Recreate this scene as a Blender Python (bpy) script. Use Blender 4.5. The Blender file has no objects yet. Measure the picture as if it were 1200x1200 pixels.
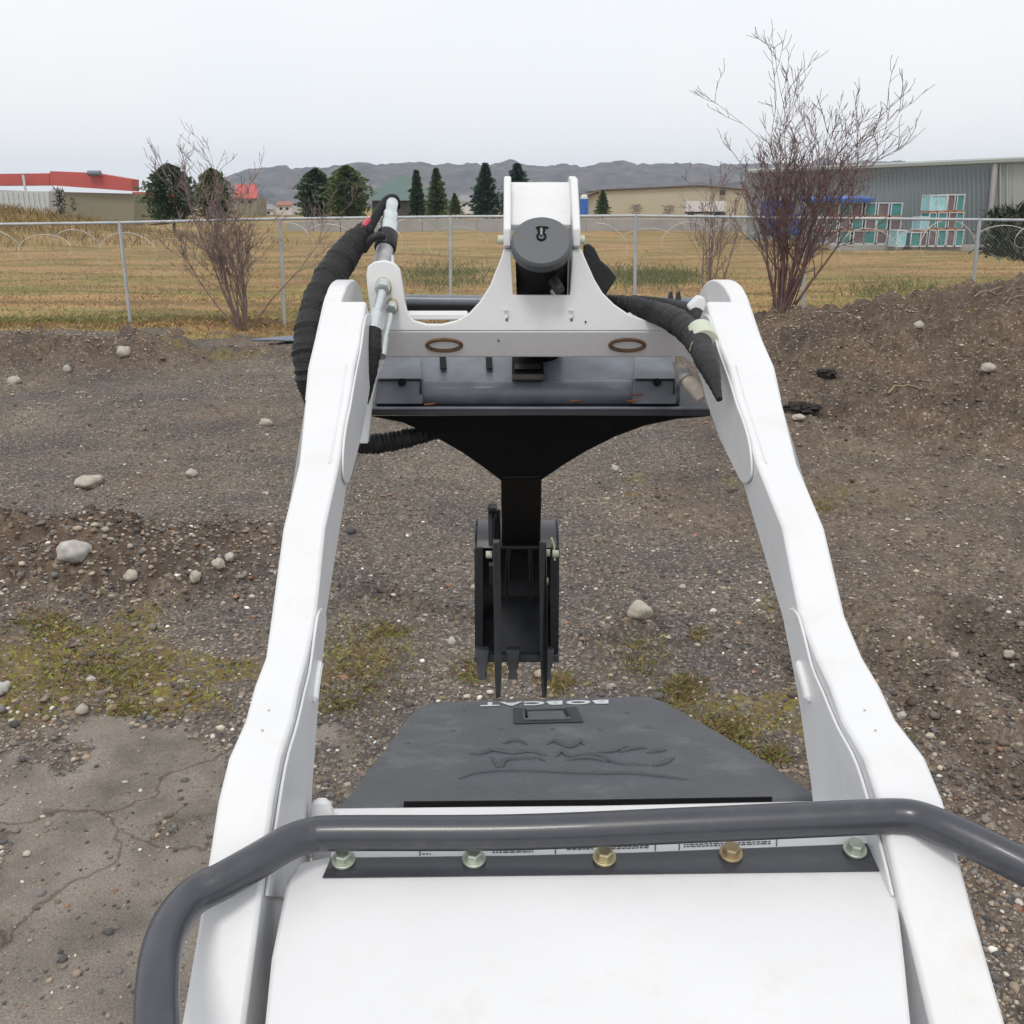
import bpy, math, random
import numpy as np
from mathutils import Vector, Matrix, noise as mnoise
random.seed(7); rng = np.random.default_rng(7)
sc = bpy.context.scene
R = math.radians
# ---------------------------------------------------------------- camera
F = 1150.0; PITCH = R(17.4); CZ = 2.0
cp, sp = math.cos(PITCH), math.sin(PITCH)
cam_d = bpy.data.cameras.new('camera'); cam = bpy.data.objects.new('camera', cam_d)
sc.collection.objects.link(cam); sc.camera = cam
cam_d.sensor_width = 36; cam_d.lens = 36*F/1200; cam_d.clip_start = .05; cam_d.clip_end = 6000
cam.location = (0, 0, CZ); cam.rotation_euler = (math.pi/2-PITCH, 0, 0)
sc.render.resolution_x = sc.render.resolution_y = 1024
# ---------------------------------------------------------------- overcast sky
wd = bpy.data.worlds.new('World'); sc.world = wd; wd.use_nodes = True
nt = wd.node_tree; nt.nodes.clear()
SUN_EL, SUN_AZ = R(60), R(190)
out = nt.nodes.new('ShaderNodeOutputWorld'); mixs = nt.nodes.new('ShaderNodeMixShader')
sky = nt.nodes.new('ShaderNodeTexSky'); sky.sky_type = 'NISHITA'; sky.sun_disc = False
sky.sun_elevation = SUN_EL; sky.sun_rotation = SUN_AZ; sky.air_density = 1.5; sky.dust_density = 4
b1 = nt.nodes.new('ShaderNodeBackground'); b1.inputs[1].default_value = .12
b2 = nt.nodes.new('ShaderNodeBackground'); b2.inputs[1].default_value = 1.12
tc = nt.nodes.new('ShaderNodeTexCoord'); nz = nt.nodes.new('ShaderNodeTexNoise'); nz.inputs['Scale'].default_value = 2.2
nz.inputs['Detail'].default_value = 5
rmp = nt.nodes.new('ShaderNodeValToRGB')
rmp.color_ramp.elements[0].position = .3; rmp.color_ramp.elements[0].color = (.93, .955, .985, 1)
rmp.color_ramp.elements[1].position = .65; rmp.color_ramp.elements[1].color = (1, 1, 1, 1)
L = nt.links.new
L(tc.outputs['Generated'], nz.inputs['Vector']); L(nz.outputs['Fac'], rmp.inputs[0]); L(rmp.outputs[0], b2.inputs[0])
L(sky.outputs[0], b1.inputs[0]); mixs.inputs[0].default_value = .86
L(b1.outputs[0], mixs.inputs[1]); L(b2.outputs[0], mixs.inputs[2]); L(mixs.outputs[0], out.inputs[0])
sun_d = bpy.data.lights.new('sun', 'SUN'); sun = bpy.data.objects.new('sun', sun_d); sc.collection.objects.link(sun)
sun_d.energy = 1.4; sun_d.angle = R(14); sun_d.color = (1, .96, .9)
sd = Vector((math.sin(SUN_AZ)*math.cos(SUN_EL), math.cos(SUN_AZ)*math.cos(SUN_EL), math.sin(SUN_EL)))
sun.rotation_euler = (-sd).to_track_quat('-Z', 'Y').to_euler(); sun.location = (0, -5, 20)
vs = sc.view_settings; vs.view_transform = 'Standard'; vs.look = 'None'; vs.gamma = 1; vs.use_curve_mapping = False; vs.exposure = 0

# ---------------------------------------------------------------- helpers
def W(px, py, zc):                     # point at depth zc along the optical axis
    u = (px-600)/F; v = -(py-600)/F
    return Vector((u*zc, (cp+v*sp)*zc, CZ+(-sp+v*cp)*zc))
def D(px, py, Y):                      # point in the plane world-y = Y
    v = -(py-600)/F
    return W(px, py, Y/(cp+v*sp))
def DX(px, py, X):                     # point in the plane world-x = X
    return W(px, py, X/((px-600)/F))
def G(px, py, h=0.0):
    v = -(py-600)/F
    return W(px, py, (CZ-h)/(sp-v*cp))

_T = rng.random((256, 256))
def vnoise(x, y):
    xi = np.floor(x).astype(int); yi = np.floor(y).astype(int); fx = x-xi; fy = y-yi
    fx = fx*fx*(3-2*fx); fy = fy*fy*(3-2*fy)
    a = _T[xi & 255, yi & 255]; b = _T[(xi+1) & 255, yi & 255]; c = _T[xi & 255, (yi+1) & 255]; d = _T[(xi+1) & 255, (yi+1) & 255]
    return (a*(1-fx)+b*fx)*(1-fy)+(c*(1-fx)+d*fx)*fy-.5
def fbm(x, y, o=4, g=.5):
    s = 0; a = 1
    for i in range(o):
        s = s+a*vnoise(x*2**i+17*i, y*2**i+31*i); a *= g
    return s
def sstep(a, b, x):
    t = np.clip((x-a)/(b-a), 0, 1); return t*t*(3-2*t)

class MB:
    def __init__(s): s.v = []; s.f = []
    def add(s, vs_, fs):
        n = len(s.v); s.v += [tuple(p) for p in vs_]; s.f += [tuple(i+n for i in f) for f in fs]; return s
    def box(s, c, size, rot=None):
        c = Vector(c); q = rot or Matrix.Identity(3); h = Vector(size)/2
        P = [c+q@Vector((x*h.x, y*h.y, z*h.z)) for x in (-1, 1) for y in (-1, 1) for z in (-1, 1)]
        return s.add(P, [(0, 1, 3, 2), (4, 6, 7, 5), (0, 4, 5, 1), (2, 3, 7, 6), (0, 2, 6, 4), (1, 5, 7, 3)])
    def prism(s, pts, off):
        off = Vector(off); n = len(pts); A = [Vector(p) for p in pts]; B = [p+off for p in A]
        return s.add(A+B, [tuple(range(n)), tuple(range(2*n-1, n-1, -1))]+[(i, i+n, (i+1) % n+n, (i+1) % n) for i in range(n)])
    def tube(s, pts, rad, seg=12, cap=True, flat=1.0):
        pts = [Vector(p) for p in pts]; n = len(pts)
        if not hasattr(rad, '__len__'): rad = [rad]*n
        V = []; Fc = []; nrm = None
        for i, p in enumerate(pts):
            t = (pts[min(i+1, n-1)]-pts[max(i-1, 0)])
            if t.length < 1e-9: t = Vector((0, 0, 1))
            t.normalize()
            if nrm is None:
                nrm = t.orthogonal().normalized()
            else:
                nrm = (nrm-t*nrm.dot(t)).normalized()
            b = t.cross(nrm)
            for k in range(seg):
                a = 2*math.pi*k/seg; V.append(p+(nrm*math.cos(a)*flat+b*math.sin(a))*rad[i])
        for i in range(n-1):
            for k in range(seg):
                k2 = (k+1) % seg; Fc.append((i*seg+k, i*seg+k2, (i+1)*seg+k2, (i+1)*seg+k))
        if cap:
            Fc.append(tuple(range(seg-1, -1, -1))); Fc.append(tuple((n-1)*seg+k for k in range(seg)))
        return s.add(V, Fc)
    def cyl(s, a, b, r, seg=20, r2=None): return s.tube([a, b], [r, r if r2 is None else r2], seg)

def shift_of(parent):
    r = parent
    while r.parent: r = r.parent
    return -r.location if parent is r else Vector((0, 0, 0))
def link(name, me, m, parent=None, smooth=True, bevel=0, local=False, angle=35):
    if m is not None: me.materials.append(m)
    if smooth:
        me.shade_smooth()
        try: me.set_sharp_from_angle(angle=R(angle))
        except Exception: pass
    o = bpy.data.objects.new(name, me); sc.collection.objects.link(o)
    if parent is not None:
        if not local: o.location = shift_of(parent)
        o.parent = parent
    if bevel:
        b = o.modifiers.new('bevel', 'BEVEL'); b.width = bevel; b.segments = 2; b.limit_method = 'ANGLE'; b.angle_limit = R(40)
    return o
def obj(name, mb, m, parent=None, **k):
    me = bpy.data.meshes.new(name); me.from_pydata(mb.v, [], mb.f); me.update()
    import bmesh
    if k.pop('fix', True) and len(mb.f) < 20000:
        bm = bmesh.new(); bm.from_mesh(me); bmesh.ops.recalc_face_normals(bm, faces=bm.faces); bm.to_mesh(me); bm.free()
    return link(name, me, m, parent, **k)
def tag(o, label=None, cat=None, group=None, kind=None):
    if label: o['label'] = label
    if cat: o['category'] = cat
    if group: o['group'] = group
    if kind: o['kind'] = kind
    return o
def thing(name, label, cat, loc=(0, 0, 0), group=None):
    o = bpy.data.objects.new(name, None); sc.collection.objects.link(o); o.location = loc; o.empty_display_size = .2
    return tag(o, label, cat, group)
def spline(pts, n=8):
    P = [Vector(p) for p in pts]; P = [P[0]*2-P[1]]+P+[P[-1]*2-P[-2]]; o = []
    for i in range(1, len(P)-2):
        for k in range(n):
            t = k/n; a, b, c, d = P[i-1:i+3]
            o.append(.5*((2*b)+(c-a)*t+(2*a-5*b+4*c-d)*t*t+(3*b-a-3*c+d)*t**3))
    o.append(P[-2]); return o
def lin(xs, x): return float(np.interp(x, [a for a, b in xs], [b for a, b in xs]))
def mesh_np(name, verts, faces, m, parent=None, col=None, smooth=False):
    me = bpy.data.meshes.new(name); nf, k = faces.shape
    me.vertices.add(len(verts)); me.vertices.foreach_set('co', verts.astype(np.float32).ravel())
    me.loops.add(nf*k); me.loops.foreach_set('vertex_index', faces.astype(np.int32).ravel())
    me.polygons.add(nf); me.polygons.foreach_set('loop_start', np.arange(0, nf*k, k, dtype=np.int32))
    me.update(calc_edges=True)
    if col is not None:
        a = me.color_attributes.new('tint', 'FLOAT_COLOR', 'POINT'); a.data.foreach_set('color', col.astype(np.float32).ravel())
    me.materials.append(m)
    if smooth: me.shade_smooth()
    o = bpy.data.objects.new(name, me); sc.collection.objects.link(o)
    if parent is not None: o.location = shift_of(parent); o.parent = parent
    return o

# ---------------------------------------------------------------- materials
def mat(name, col, rough=.6, metal=0, var=.12, vs_=8, bump=0, bs=60, dirt=None, damt=.3, ds=6, tint=False, spec=.5, coat=0):
    m = bpy.data.materials.new(name); m.use_nodes = True; n = m.node_tree.nodes; l = m.node_tree.links.new
    p = n['Principled BSDF']; p.inputs['Roughness'].default_value = rough; p.inputs['Metallic'].default_value = metal
    p.inputs['Specular IOR Level'].default_value = spec; p.inputs['Coat Weight'].default_value = coat
    tc = n.new('ShaderNodeTexCoord'); nz = n.new('ShaderNodeTexNoise'); nz.inputs['Scale'].default_value = vs_; nz.inputs['Detail'].default_value = 6
    l(tc.outputs['Object'], nz.inputs['Vector'])
    mr = n.new('ShaderNodeMapRange'); mr.inputs[3].default_value = 1-var; mr.inputs[4].default_value = 1+var; mr.inputs[1].default_value = .3; mr.inputs[2].default_value = .7
    l(nz.outputs['Fac'], mr.inputs[0])
    mx = n.new('ShaderNodeMix'); mx.data_type = 'RGBA'; mx.blend_type = 'MULTIPLY'; mx.inputs[0].default_value = 1
    if tint:
        at = n.new('ShaderNodeAttribute'); at.attribute_name = 'tint'; l(at.outputs['Color'], mx.inputs[6])
    else: mx.inputs[6].default_value = (*col, 1)
    l(mr.outputs[0], mx.inputs[7]); c = mx.outputs[2]
    if dirt:
        nd = n.new('ShaderNodeTexNoise'); nd.inputs['Scale'].default_value = ds; nd.inputs['Detail'].default_value = 9; nd.inputs['Roughness'].default_value = .7
        l(tc.outputs['Object'], nd.inputs['Vector'])
        md = n.new('ShaderNodeMapRange'); md.inputs[1].default_value = .55; md.inputs[2].default_value = .75; md.inputs[4].default_value = damt
        l(nd.outputs['Fac'], md.inputs[0]); m2 = n.new('ShaderNodeMix'); m2.data_type = 'RGBA'; l(md.outputs[0], m2.inputs[0])
        l(c, m2.inputs[6]); m2.inputs[7].default_value = (*dirt, 1); c = m2.outputs[2]
    l(c, p.inputs['Base Color'])
    rr = n.new('ShaderNodeMapRange'); rr.inputs[3].default_value = max(0, rough-.1); rr.inputs[4].default_value = min(1, rough+.1); l(nz.outputs['Fac'], rr.inputs[0]); l(rr.outputs[0], p.inputs['Roughness'])
    if bump:
        nb = n.new('ShaderNodeTexNoise'); nb.inputs['Scale'].default_value = bs; nb.inputs['Detail'].default_value = 4; l(tc.outputs['Object'], nb.inputs['Vector'])
        b = n.new('ShaderNodeBump'); b.inputs['Strength'].default_value = bump; b.inputs['Distance'].default_value = .01; l(nb.outputs['Fac'], b.inputs['Height']); l(b.outputs[0], p.inputs['Normal'])
    return m
M = {}
M['white'] = mat('white_paint', (.67, .675, .685), .42, var=.02, dirt=(.55, .5, .43), damt=.35, ds=13, bump=.05, bs=70)
M['greyp'] = mat('crossmember_paint', (.68, .68, .69), .5, var=.02, dirt=(.45, .42, .38), damt=.15, ds=12, bump=.05, bs=120)
M['hood'] = mat('grained_dark_plastic', (.092, .099, .110), .55, var=.10, vs_=14, bump=.4, bs=420, dirt=(.21, .205, .20), damt=.6, ds=7)
M['hood_dark'] = mat('recess_dark_plastic', (.03, .032, .036), .6, var=.1)
M['black'] = mat('black_paint', (.006, .006, .007), .6, var=.2, dirt=(.022, .02, .018), damt=.4, spec=.15)
M['dark'] = mat('dark_steel_paint', (.018, .019, .022), .45, spec=.3, var=.2, dirt=(.07, .06, .05), damt=.35, ds=20)
M['steel'] = mat('grey_blue_steel_paint', (.14, .155, .185), .33, var=.18, vs_=20, dirt=(.12, .09, .07), damt=.5, ds=14, bump=.06)
M['bar'] = mat('grab_bar_paint', (.042, .045, .055), .34, var=.10, vs_=30, dirt=(.15, .14, .13), damt=.3, ds=40, coat=.2)
M['sleeve'] = mat('black_fabric_sleeve', (.008, .008, .009), .55, var=.3, vs_=40, bump=.5, bs=250, spec=.45)
M['zinc'] = mat('zinc_plated_fitting', (.62, .66, .66), .32, metal=.8, var=.1, vs_=60)
M['rodgrey'] = mat('grey_plated_body', (.40, .39, .40), .42, metal=.4, var=.1, vs_=50)
M['brass'] = mat('yellow_zinc', (.48, .43, .26), .4, metal=.6, var=.15, vs_=80)
M['boltz'] = mat('pale_green_zinc', (.47, .52, .44), .42, metal=.55, var=.12, vs_=90)
M['rust'] = mat('rusty_ring', (.11, .062, .032), .8, var=.4, vs_=60)
M['cream'] = mat('cream_clamp', (.50, .53, .42), .5, var=.1)
M['beige'] = mat('beige_wrap', (.45, .40, .34), .7, var=.25, vs_=50)
M['decal'] = mat('decal_white', (.74, .75, .76), .3, var=.01)
M['ink'] = mat('decal_ink', (.06, .06, .07), .5, var=.1)
M['pink'] = mat('red_tape', (.55, .09, .12), .5)
M['lens'] = mat('green_mark', (.16, .22, .18), .4)
M['rubber'] = mat('track_rubber', (.02, .02, .02), .8, var=.2, bump=.2)
M['galv'] = mat('galvanised_tube', (.42, .45, .48), .45, metal=.3, var=.12, vs_=5)
M['wire'] = mat('chain_link_wire', (.30, .31, .32), .5, metal=.3, var=.1)
M['razor'] = mat('coil_wire', (.50, .47, .44), .5, metal=.2, var=.15)
M['conc'] = mat('pale_concrete', (.33, .32, .31), .9, var=.12, vs_=.8, dirt=(.2, .18, .16), damt=.5, ds=.5)
M['red'] = mat('red_cladding', (.44, .085, .075), .6, var=.06, vs_=.3)
M['olive'] = mat('olive_wall', (.24, .225, .16), .8, var=.06, vs_=.3)
M['container'] = mat('pale_grey_container', (.48, .50, .51), .5, var=.05)
M['tan'] = mat('tan_metal_wall', (.44, .39, .29), .7, var=.06, vs_=.2)
M['roofb'] = mat('brown_roof_edge', (.14, .10, .09), .7)
M['gmetal'] = mat('grey_blue_metal_siding', (.235, .275, .30), .5, var=.06, vs_=.15)
M['gmetal2'] = mat('pale_green_grey_siding', (.32, .35, .335), .5, var=.05, vs_=.2)
M['barn'] = mat('green_grey_roof', (.085, .13, .115), .6, var=.1, vs_=.5)
M['darkwall'] = mat('brown_timber_wall', (.06, .05, .045), .8)  # even dark brown for the barn wall and the warehouse vent
M['hwhite'] = mat('house_white', (.60, .59, .58), .7, var=.05)
M['hroof'] = mat('house_roof', (.30, .12, .09), .7)
M['groof'] = mat('grey_house_roof', (.22, .21, .22), .7)
M['window'] = mat('dark_window', (.04, .05, .06), .15)
M['blue'] = mat('blue_tarp', (.03, .12, .42), .5, var=.2, vs_=3)
M['teal'] = mat('teal_panel', (.06, .23, .23), .5, var=.15, vs_=3)
M['cyan'] = mat('pale_cyan_wrap', (.30, .56, .62), .4, var=.15, vs_=4)
M['plum'] = mat('grey_brown_panel', (.16, .12, .13), .6, var=.2, vs_=4)
M['frame'] = mat('pale_frame', (.55, .58, .60), .5, var=.1)
M['orange'] = mat('orange_pallet_wood', (.42, .17, .08), .7, var=.2, vs_=6)
M['bark'] = mat('reddish_brown_bark', (.155, .095, .085), .85, var=.35, vs_=9)
M['barkg'] = mat('grey_brown_bark', (.20, .145, .13), .85, var=.3, vs_=9)
M['leaf'] = mat('conifer_needles', (0, 0, 0), .7, var=.35, vs_=3, tint=True)
M['pebble'] = mat('pebble_stone', (0, 0, 0), .85, var=.15, vs_=40, tint=True, spec=.3)
M['blade'] = mat('grass_blades', (0, 0, 0), .8, var=.15, vs_=2, tint=True, spec=.2)
M['rock'] = mat('pale_stone', (.40, .36, .30), .85, var=.22, vs_=18, bump=.5, bs=30, dirt=(.16, .13, .1), damt=.7, ds=12)
M['rockg'] = mat('grey_stone', (.43, .41, .38), .85, var=.22, vs_=18, bump=.5, bs=30, dirt=(.14, .12, .1), damt=.7, ds=12)
M['tarpg'] = mat('blue_grey_sheet', (.13, .16, .20), .5, var=.2)

# ---------------------------------------------------------------- ground
gl = lambda X, Y, cx, cy, sx, sy: np.exp(-((X-cx)/sx)**2-((Y-cy)/sy)**2)
def seg_d(X, Y, a, b):
    ax, ay = a; bx, by = b; dx, dy = bx-ax, by-ay
    t = np.clip(((X-ax)*dx+(Y-ay)*dy)/(dx*dx+dy*dy), 0, 1)
    return np.hypot(X-ax-t*dx, Y-ay-t*dy)
def g2(px, py):
    p = G(px, py); return (p.x, p.y)
RUTS = [(g2(990, 735), g2(1085, 850), .10, .07), (g2(1120, 735), g2(1230, 830), .13, .10), (g2(1085, 850), g2(1190, 930), .09, .06),
        (g2(440, 700), g2(560, 735), .06, .05), (g2(900, 740), g2(950, 800), .08, .06), (g2(700, 760), g2(760, 740), .07, .05)]
def masks(X, Y):
    n1 = fbm(X*.8, Y*.8); n2 = fbm(X*2.1+9, Y*2.1+3); n3 = fbm(X*.35+5, Y*.35+50)
    rm = sstep(1.2, 4.2, X+.10*(Y-9)+n1*.8)*sstep(6.5, 9.5, Y+n1)*(1-sstep(15.2, 16.2, Y))       # right dirt mound area
    lm = np.clip(gl(X, Y, -2.75, 5.35, 1.35, .62)*1.35+n2*.3, 0, 1)
    lr = np.clip(sstep(.3, .8, gl(X, Y-.07*(X+6), -7.2, 13.2, 4.6, 1.5)+n2*.35), 0, 1)*(X < -1)
    dirt = np.clip(.28+n3*.8+sstep(.2, 1.8, X+n1*1.4)*.75, 0, 1)
    dirt = np.clip(np.maximum.reduce([dirt*(Y < 30), rm, lm*1.1, lr*.75]), 0, 1)
    moss = sstep(.30, .75, gl(X, Y, -2.2, 4.05, 1.5, .50)*.95+n2*.8)
    moss = np.maximum(moss, .6*sstep(.30, .8, gl(X, Y, -.72, 4.1, .34, .5)*.9+n2*.6))
    moss = np.maximum(moss, .7*sstep(.42, .6, gl(X, Y, .98, 3.6, .36, .22)*.9+n2*.4))
    moss = np.maximum(moss, .38*sstep(.45, .7, gl(X, Y, 2.35, 6.7, .75, .6)*.85+n2*.6))
    moss = np.maximum(moss, .6*sstep(.5, .7, gl(X, Y, -4.0, 13.2, .9, .35)+n2*.4))
    con = sstep(.0, .07, 3.52-Y+.03*n2-.05*X+n1*.08)*sstep(-.45, -.9, X+n1*.3)
    con = con*(1-.75*sstep(.06, .2, n2+.12*(Y-3)))
    gr = sstep(15.2, 16.9, Y+n1*1.6+n2*1.2)
    return dirt, moss*(1-con), con, gr, rm, lm, lr
def H(X, Y):
    n1 = fbm(X*.5+3, Y*.5); nm = fbm(X*3.3, Y*3.3, 4, .55); nf = fbm(X*11, Y*11, 3, .6)
    h = n1*.10*sstep(2, 8, Y)
    near = 1-sstep(17, 19, Y)
    dirt, moss, con, gr, rm, lm, lr = masks(X, Y)
    # right mound: long slope up to a crest near Y=14.4 then down
    ridge = .16+.17*np.clip(X-2.6, 0, 12)
    prof = sstep(8.2, 14.4, Y)*(1-sstep(14.6, 17.2, Y))
    h = h+ridge*prof*sstep(2.0, 4.2, X)*1.02+rm*(nm*.20+nf*.07)
    h = h+.26*np.clip(gl(X, Y, -2.75, 5.35, 1.25, .5)+.25*nm, 0, 2)*sstep(.02, .3, gl(X, Y, -2.75, 5.35, 1.5, .7))+lm*nf*.07
    h = h+.32*lr*np.clip(.8+nm*.7, .3, 1.3)+lr*nf*.03
    h = h+(nm*.028+nf*.018)*near*(1-con)*(1+dirt*.9)*sstep(1, 3, Y)
    for a, b, w, d in RUTS:
        q = seg_d(X, Y, a, b)+nm*.03
        h = h-d*np.exp(-(q/w)**2)+d*.8*np.exp(-((q-w*1.9)/(w*.8))**2)
    h = h-.02*con
    # field beyond the fence
    h = h+(fbm(X*.12, Y*.12)*.35)*sstep(20, 45, Y)*(1-sstep(90, 160, Y))
    h = h+1.75*gl(X, Y, -31, 56, 10, 7)*(Y > 22)*1.05
    return h
def GH(px, py):                        # where the sight line meets the uneven ground
    t = np.linspace(2, 30, 1400); u = (px-600)/F; v = -(py-600)/F
    X, Y, Z = u*t, (cp+v*sp)*t, CZ+(-sp+v*cp)*t; k = np.argmax(Z < H(X, Y)); return Vector((X[k], Y[k], Z[k]))
def Hs(x, y): return float(H(np.array([float(x)]), np.array([float(y)]))[0])
ys = np.concatenate([np.arange(1450, 330, -1.75), np.arange(330, 262, -1.5), np.arange(262, 241.5, -1.0)])
vv = -(ys-600)/F; zc = CZ/(sp-vv*cp); Yr = (cp+vv*sp)*zc
Yr = np.concatenate([[-30, -12, -6, -3, -1, 0, .5, .8], Yr[Yr > 1.0], [1700, 2200]])
s = np.linspace(-1, 1, 601); s = np.sign(s)*(.45*np.abs(s)+.55*np.abs(s)**3)
hw = .95*np.abs(Yr)+2.5+20*(Yr < .9)*0+np.where(Yr < .9, 12, 0)
X2 = s[None, :]*hw[:, None]; Y2 = np.repeat(Yr[:, None], len(s), 1)
Z2 = H(X2, Y2)
V = np.stack([X2, Y2, Z2], -1).reshape(-1, 3); nr, nc = X2.shape
idx = np.arange(nr*nc).reshape(nr, nc)
Fq = np.stack([idx[:-1, :-1], idx[:-1, 1:], idx[1:, 1:], idx[1:, :-1]], -1).reshape(-1, 4)
gm = bpy.data.materials.new('gravel_dirt_and_field'); gm.use_nodes = True
ground = tag(mesh_np('ground', V, Fq, gm, smooth=True), kind='structure')
MK = masks(X2, Y2)
for nm_, a in zip(('m_dirt', 'm_moss', 'm_con', 'm_grass', 'm_mound'), list(MK[:4])+[np.maximum.reduce([MK[4], MK[5], MK[6]*.8])]):
    at = ground.data.attributes.new(nm_, 'FLOAT', 'POINT'); at.data.foreach_set('value', a.astype(np.float32).ravel())
def ground_nodes(m):
    n = m.node_tree.nodes; l = m.node_tree.links.new; p = n['Principled BSDF']; p.inputs['Roughness'].default_value = .95; p.inputs['Specular IOR Level'].default_value = .2
    geo = n.new('ShaderNodeNewGeometry'); pos = geo.outputs['Position']
    def noise(sc_, det=5, ro=.6, vec=None):
        x = n.new('ShaderNodeTexNoise'); x.inputs['Scale'].default_value = sc_; x.inputs['Detail'].default_value = det; x.inputs['Roughness'].default_value = ro; l(vec or pos, x.inputs['Vector']); return x.outputs['Fac']
    def ramp(f, *st):
        r = n.new('ShaderNodeValToRGB'); l(f, r.inputs[0]); e = r.color_ramp.elements
        while len(e) < len(st): e.new(.5)
        for el, (q, c) in zip(e, st): el.position = q; el.color = (*c, 1)
        return r.outputs[0]
    def mix(f, a, b, mode='MIX'):
        x = n.new('ShaderNodeMix'); x.data_type = 'RGBA'; x.blend_type = mode
        if isinstance(f, (int, float)): x.inputs[0].default_value = f
        else: l(f, x.inputs[0])
        l(a, x.inputs[6]); l(b, x.inputs[7]); return x.outputs[2]
    def att(nme):
        x = n.new('ShaderNodeAttribute'); x.attribute_name = nme; return x.outputs['Fac']
    def math_(op, a, b=None, c=None):
        x = n.new('ShaderNodeMath'); x.operation = op
        for i, q in enumerate((a, b, c)):
            if q is None: continue
            if isinstance(q, (int, float)): x.inputs[i].default_value = q
            else: l(q, x.inputs[i])
        return x.outputs[0]
    def edge(mk, sc_=9, w=.12):      # mask broken up by fine noise
        t = math_('ADD', mk, math_('MULTIPLY', math_('SUBTRACT', noise(sc_, 8, .7), .5), 1.3))
        r = n.new('ShaderNodeMapRange'); r.inputs[1].default_value = .5-w; r.inputs[2].default_value = .5+w; l(t, r.inputs[0]); return r.outputs[0]
    vo = n.new('ShaderNodeTexVoronoi'); vo.inputs['Scale'].default_value = 75; l(pos, vo.inputs['Vector'])
    vo2 = n.new('ShaderNodeTexVoronoi'); vo2.inputs['Scale'].default_value = 28; l(pos, vo2.inputs['Vector'])
    sep = n.new('ShaderNodeSeparateColor'); l(vo.outputs['Color'], sep.inputs[0])
    grav = ramp(sep.outputs[0], (0, (.095, .088, .085)), (.45, (.148, .135, .122)), (.8, (.22, .195, .17)), (.97, (.40, .36, .31)))
    grav = mix(math_('MULTIPLY', vo.outputs['Distance'], .7), grav, ramp(noise(30), (0, (.07, .06, .053)), (1, (.13, .112, .098))))
    dirt = ramp(noise(7, 9, .7), (.3, (.085, .063, .049)), (.5, (.15, .117, .092)), (.68, (.23, .185, .148)))
    dirt = mix(.42, dirt, grav)
    s2 = n.new('ShaderNodeSeparateColor'); l(vo2.outputs['Color'], s2.inputs[0])
    def gate(f, a, b):
        r = n.new('ShaderNodeMapRange'); r.inputs[1].default_value = a; r.inputs[2].default_value = b; l(f, r.inputs[0]); return r.outputs[0]
    core = gate(vo2.outputs['Distance'], .52, .30)
    def speck(base, amt):
        lt = math_('MULTIPLY', math_('MULTIPLY', gate(s2.outputs[0], .70, .80), core), amt); dk = math_('MULTIPLY', math_('MULTIPLY', gate(s2.outputs[0], .30, .20), core), amt)
        tanc = ramp(s2.outputs[1], (0, (.27, .205, .15)), (.5, (.36, .30, .235)), (.8, (.22, .20, .19)), (1, (.52, .47, .41)))
        return mix(dk, mix(lt, base, tanc), ramp(s2.outputs[1], (0, (.045, .036, .03)), (1, (.06, .055, .052))))
    dirt = speck(dirt, .6); grav = speck(grav, .45)
    c = mix(edge(att('m_dirt')), grav, dirt)
    soil = ramp(noise(9, 9, .75), (.3, (.070, .050, .038)), (.5, (.125, .094, .072)), (.7, (.205, .160, .125)))
    soil = speck(soil, .85)
    c = mix(math_('MULTIPLY', edge(att('m_mound'), 4, .3), .8), c, soil)
    big = ramp(noise(.9, 5), (.3, (.60, .60, .62)), (.7, (1.12, 1.04, .94)))
    c = mix(1.0, c, big, 'MULTIPLY')
    moss = ramp(noise(22, 6, .7), (.3, (.075, .055, .032)), (.44, (.13, .115, .03)), (.5, (.19, .115, .045)), (.57, (.17, .155, .035)), (.68, (.34, .35, .045)))
    c = mix(math_('MULTIPLY', math_('MULTIPLY', edge(att('m_moss'), 5, .28), gate(noise(16, 6, .8), .40, .56)), .9), c, moss)
    con = ramp(noise(3.2, 8, .65), (.3, (.12, .105, .09)), (.55, (.215, .188, .16)), (.8, (.28, .25, .22)))
    sp_ = ramp(noise(160, 3), (.35, (.75, .75, .75)), (.65, (1.25, 1.25, 1.25))); con = mix(1.0, con, sp_, 'MULTIPLY')
    wv = n.new('ShaderNodeTexVoronoi'); wv.feature = 'DISTANCE_TO_EDGE'; wv.inputs['Scale'].default_value = 1.25
    warp = n.new('ShaderNodeVectorMath'); warp.operation = 'ADD'; l(pos, warp.inputs[0])
    wn = n.new('ShaderNodeTexNoise'); wn.inputs['Scale'].default_value = 5; wn.inputs['Detail'].default_value = 6; l(pos, wn.inputs['Vector'])
    ws = n.new('ShaderNodeVectorMath'); ws.operation = 'SCALE'; ws.inputs['Scale'].default_value = .35; l(wn.outputs['Color'], ws.inputs[0]); l(ws.outputs[0], warp.inputs[1]); l(warp.outputs[0], wv.inputs['Vector'])
    crack = ramp(wv.outputs['Distance'], (.0, (.55, .5, .46)), (.02, (1, 1, 1)))
    con = mix(1.0, con, crack, 'MULTIPLY')
    c = mix(edge(att('m_con'), 5, .15), c, con)
    mp = n.new('ShaderNodeMapping'); mp.inputs['Scale'].default_value = (.22, 1, 1); l(pos, mp.inputs['Vector'])
    g1 = ramp(noise(.32, 6, .6, mp.outputs[0]), (.30, (.20, .13, .085)), (.42, (.36, .25, .14)), (.5, (.27, .24, .10)), (.56, (.42, .28, .155)), (.64, (.30, .19, .12)), (.75, (.22, .24, .09)))
    g1 = mix(1.0, g1, ramp(noise(6, 8, .75), (.3, (.62, .6, .58)), (.7, (1.35, 1.35, 1.35))), 'MULTIPLY')
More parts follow.
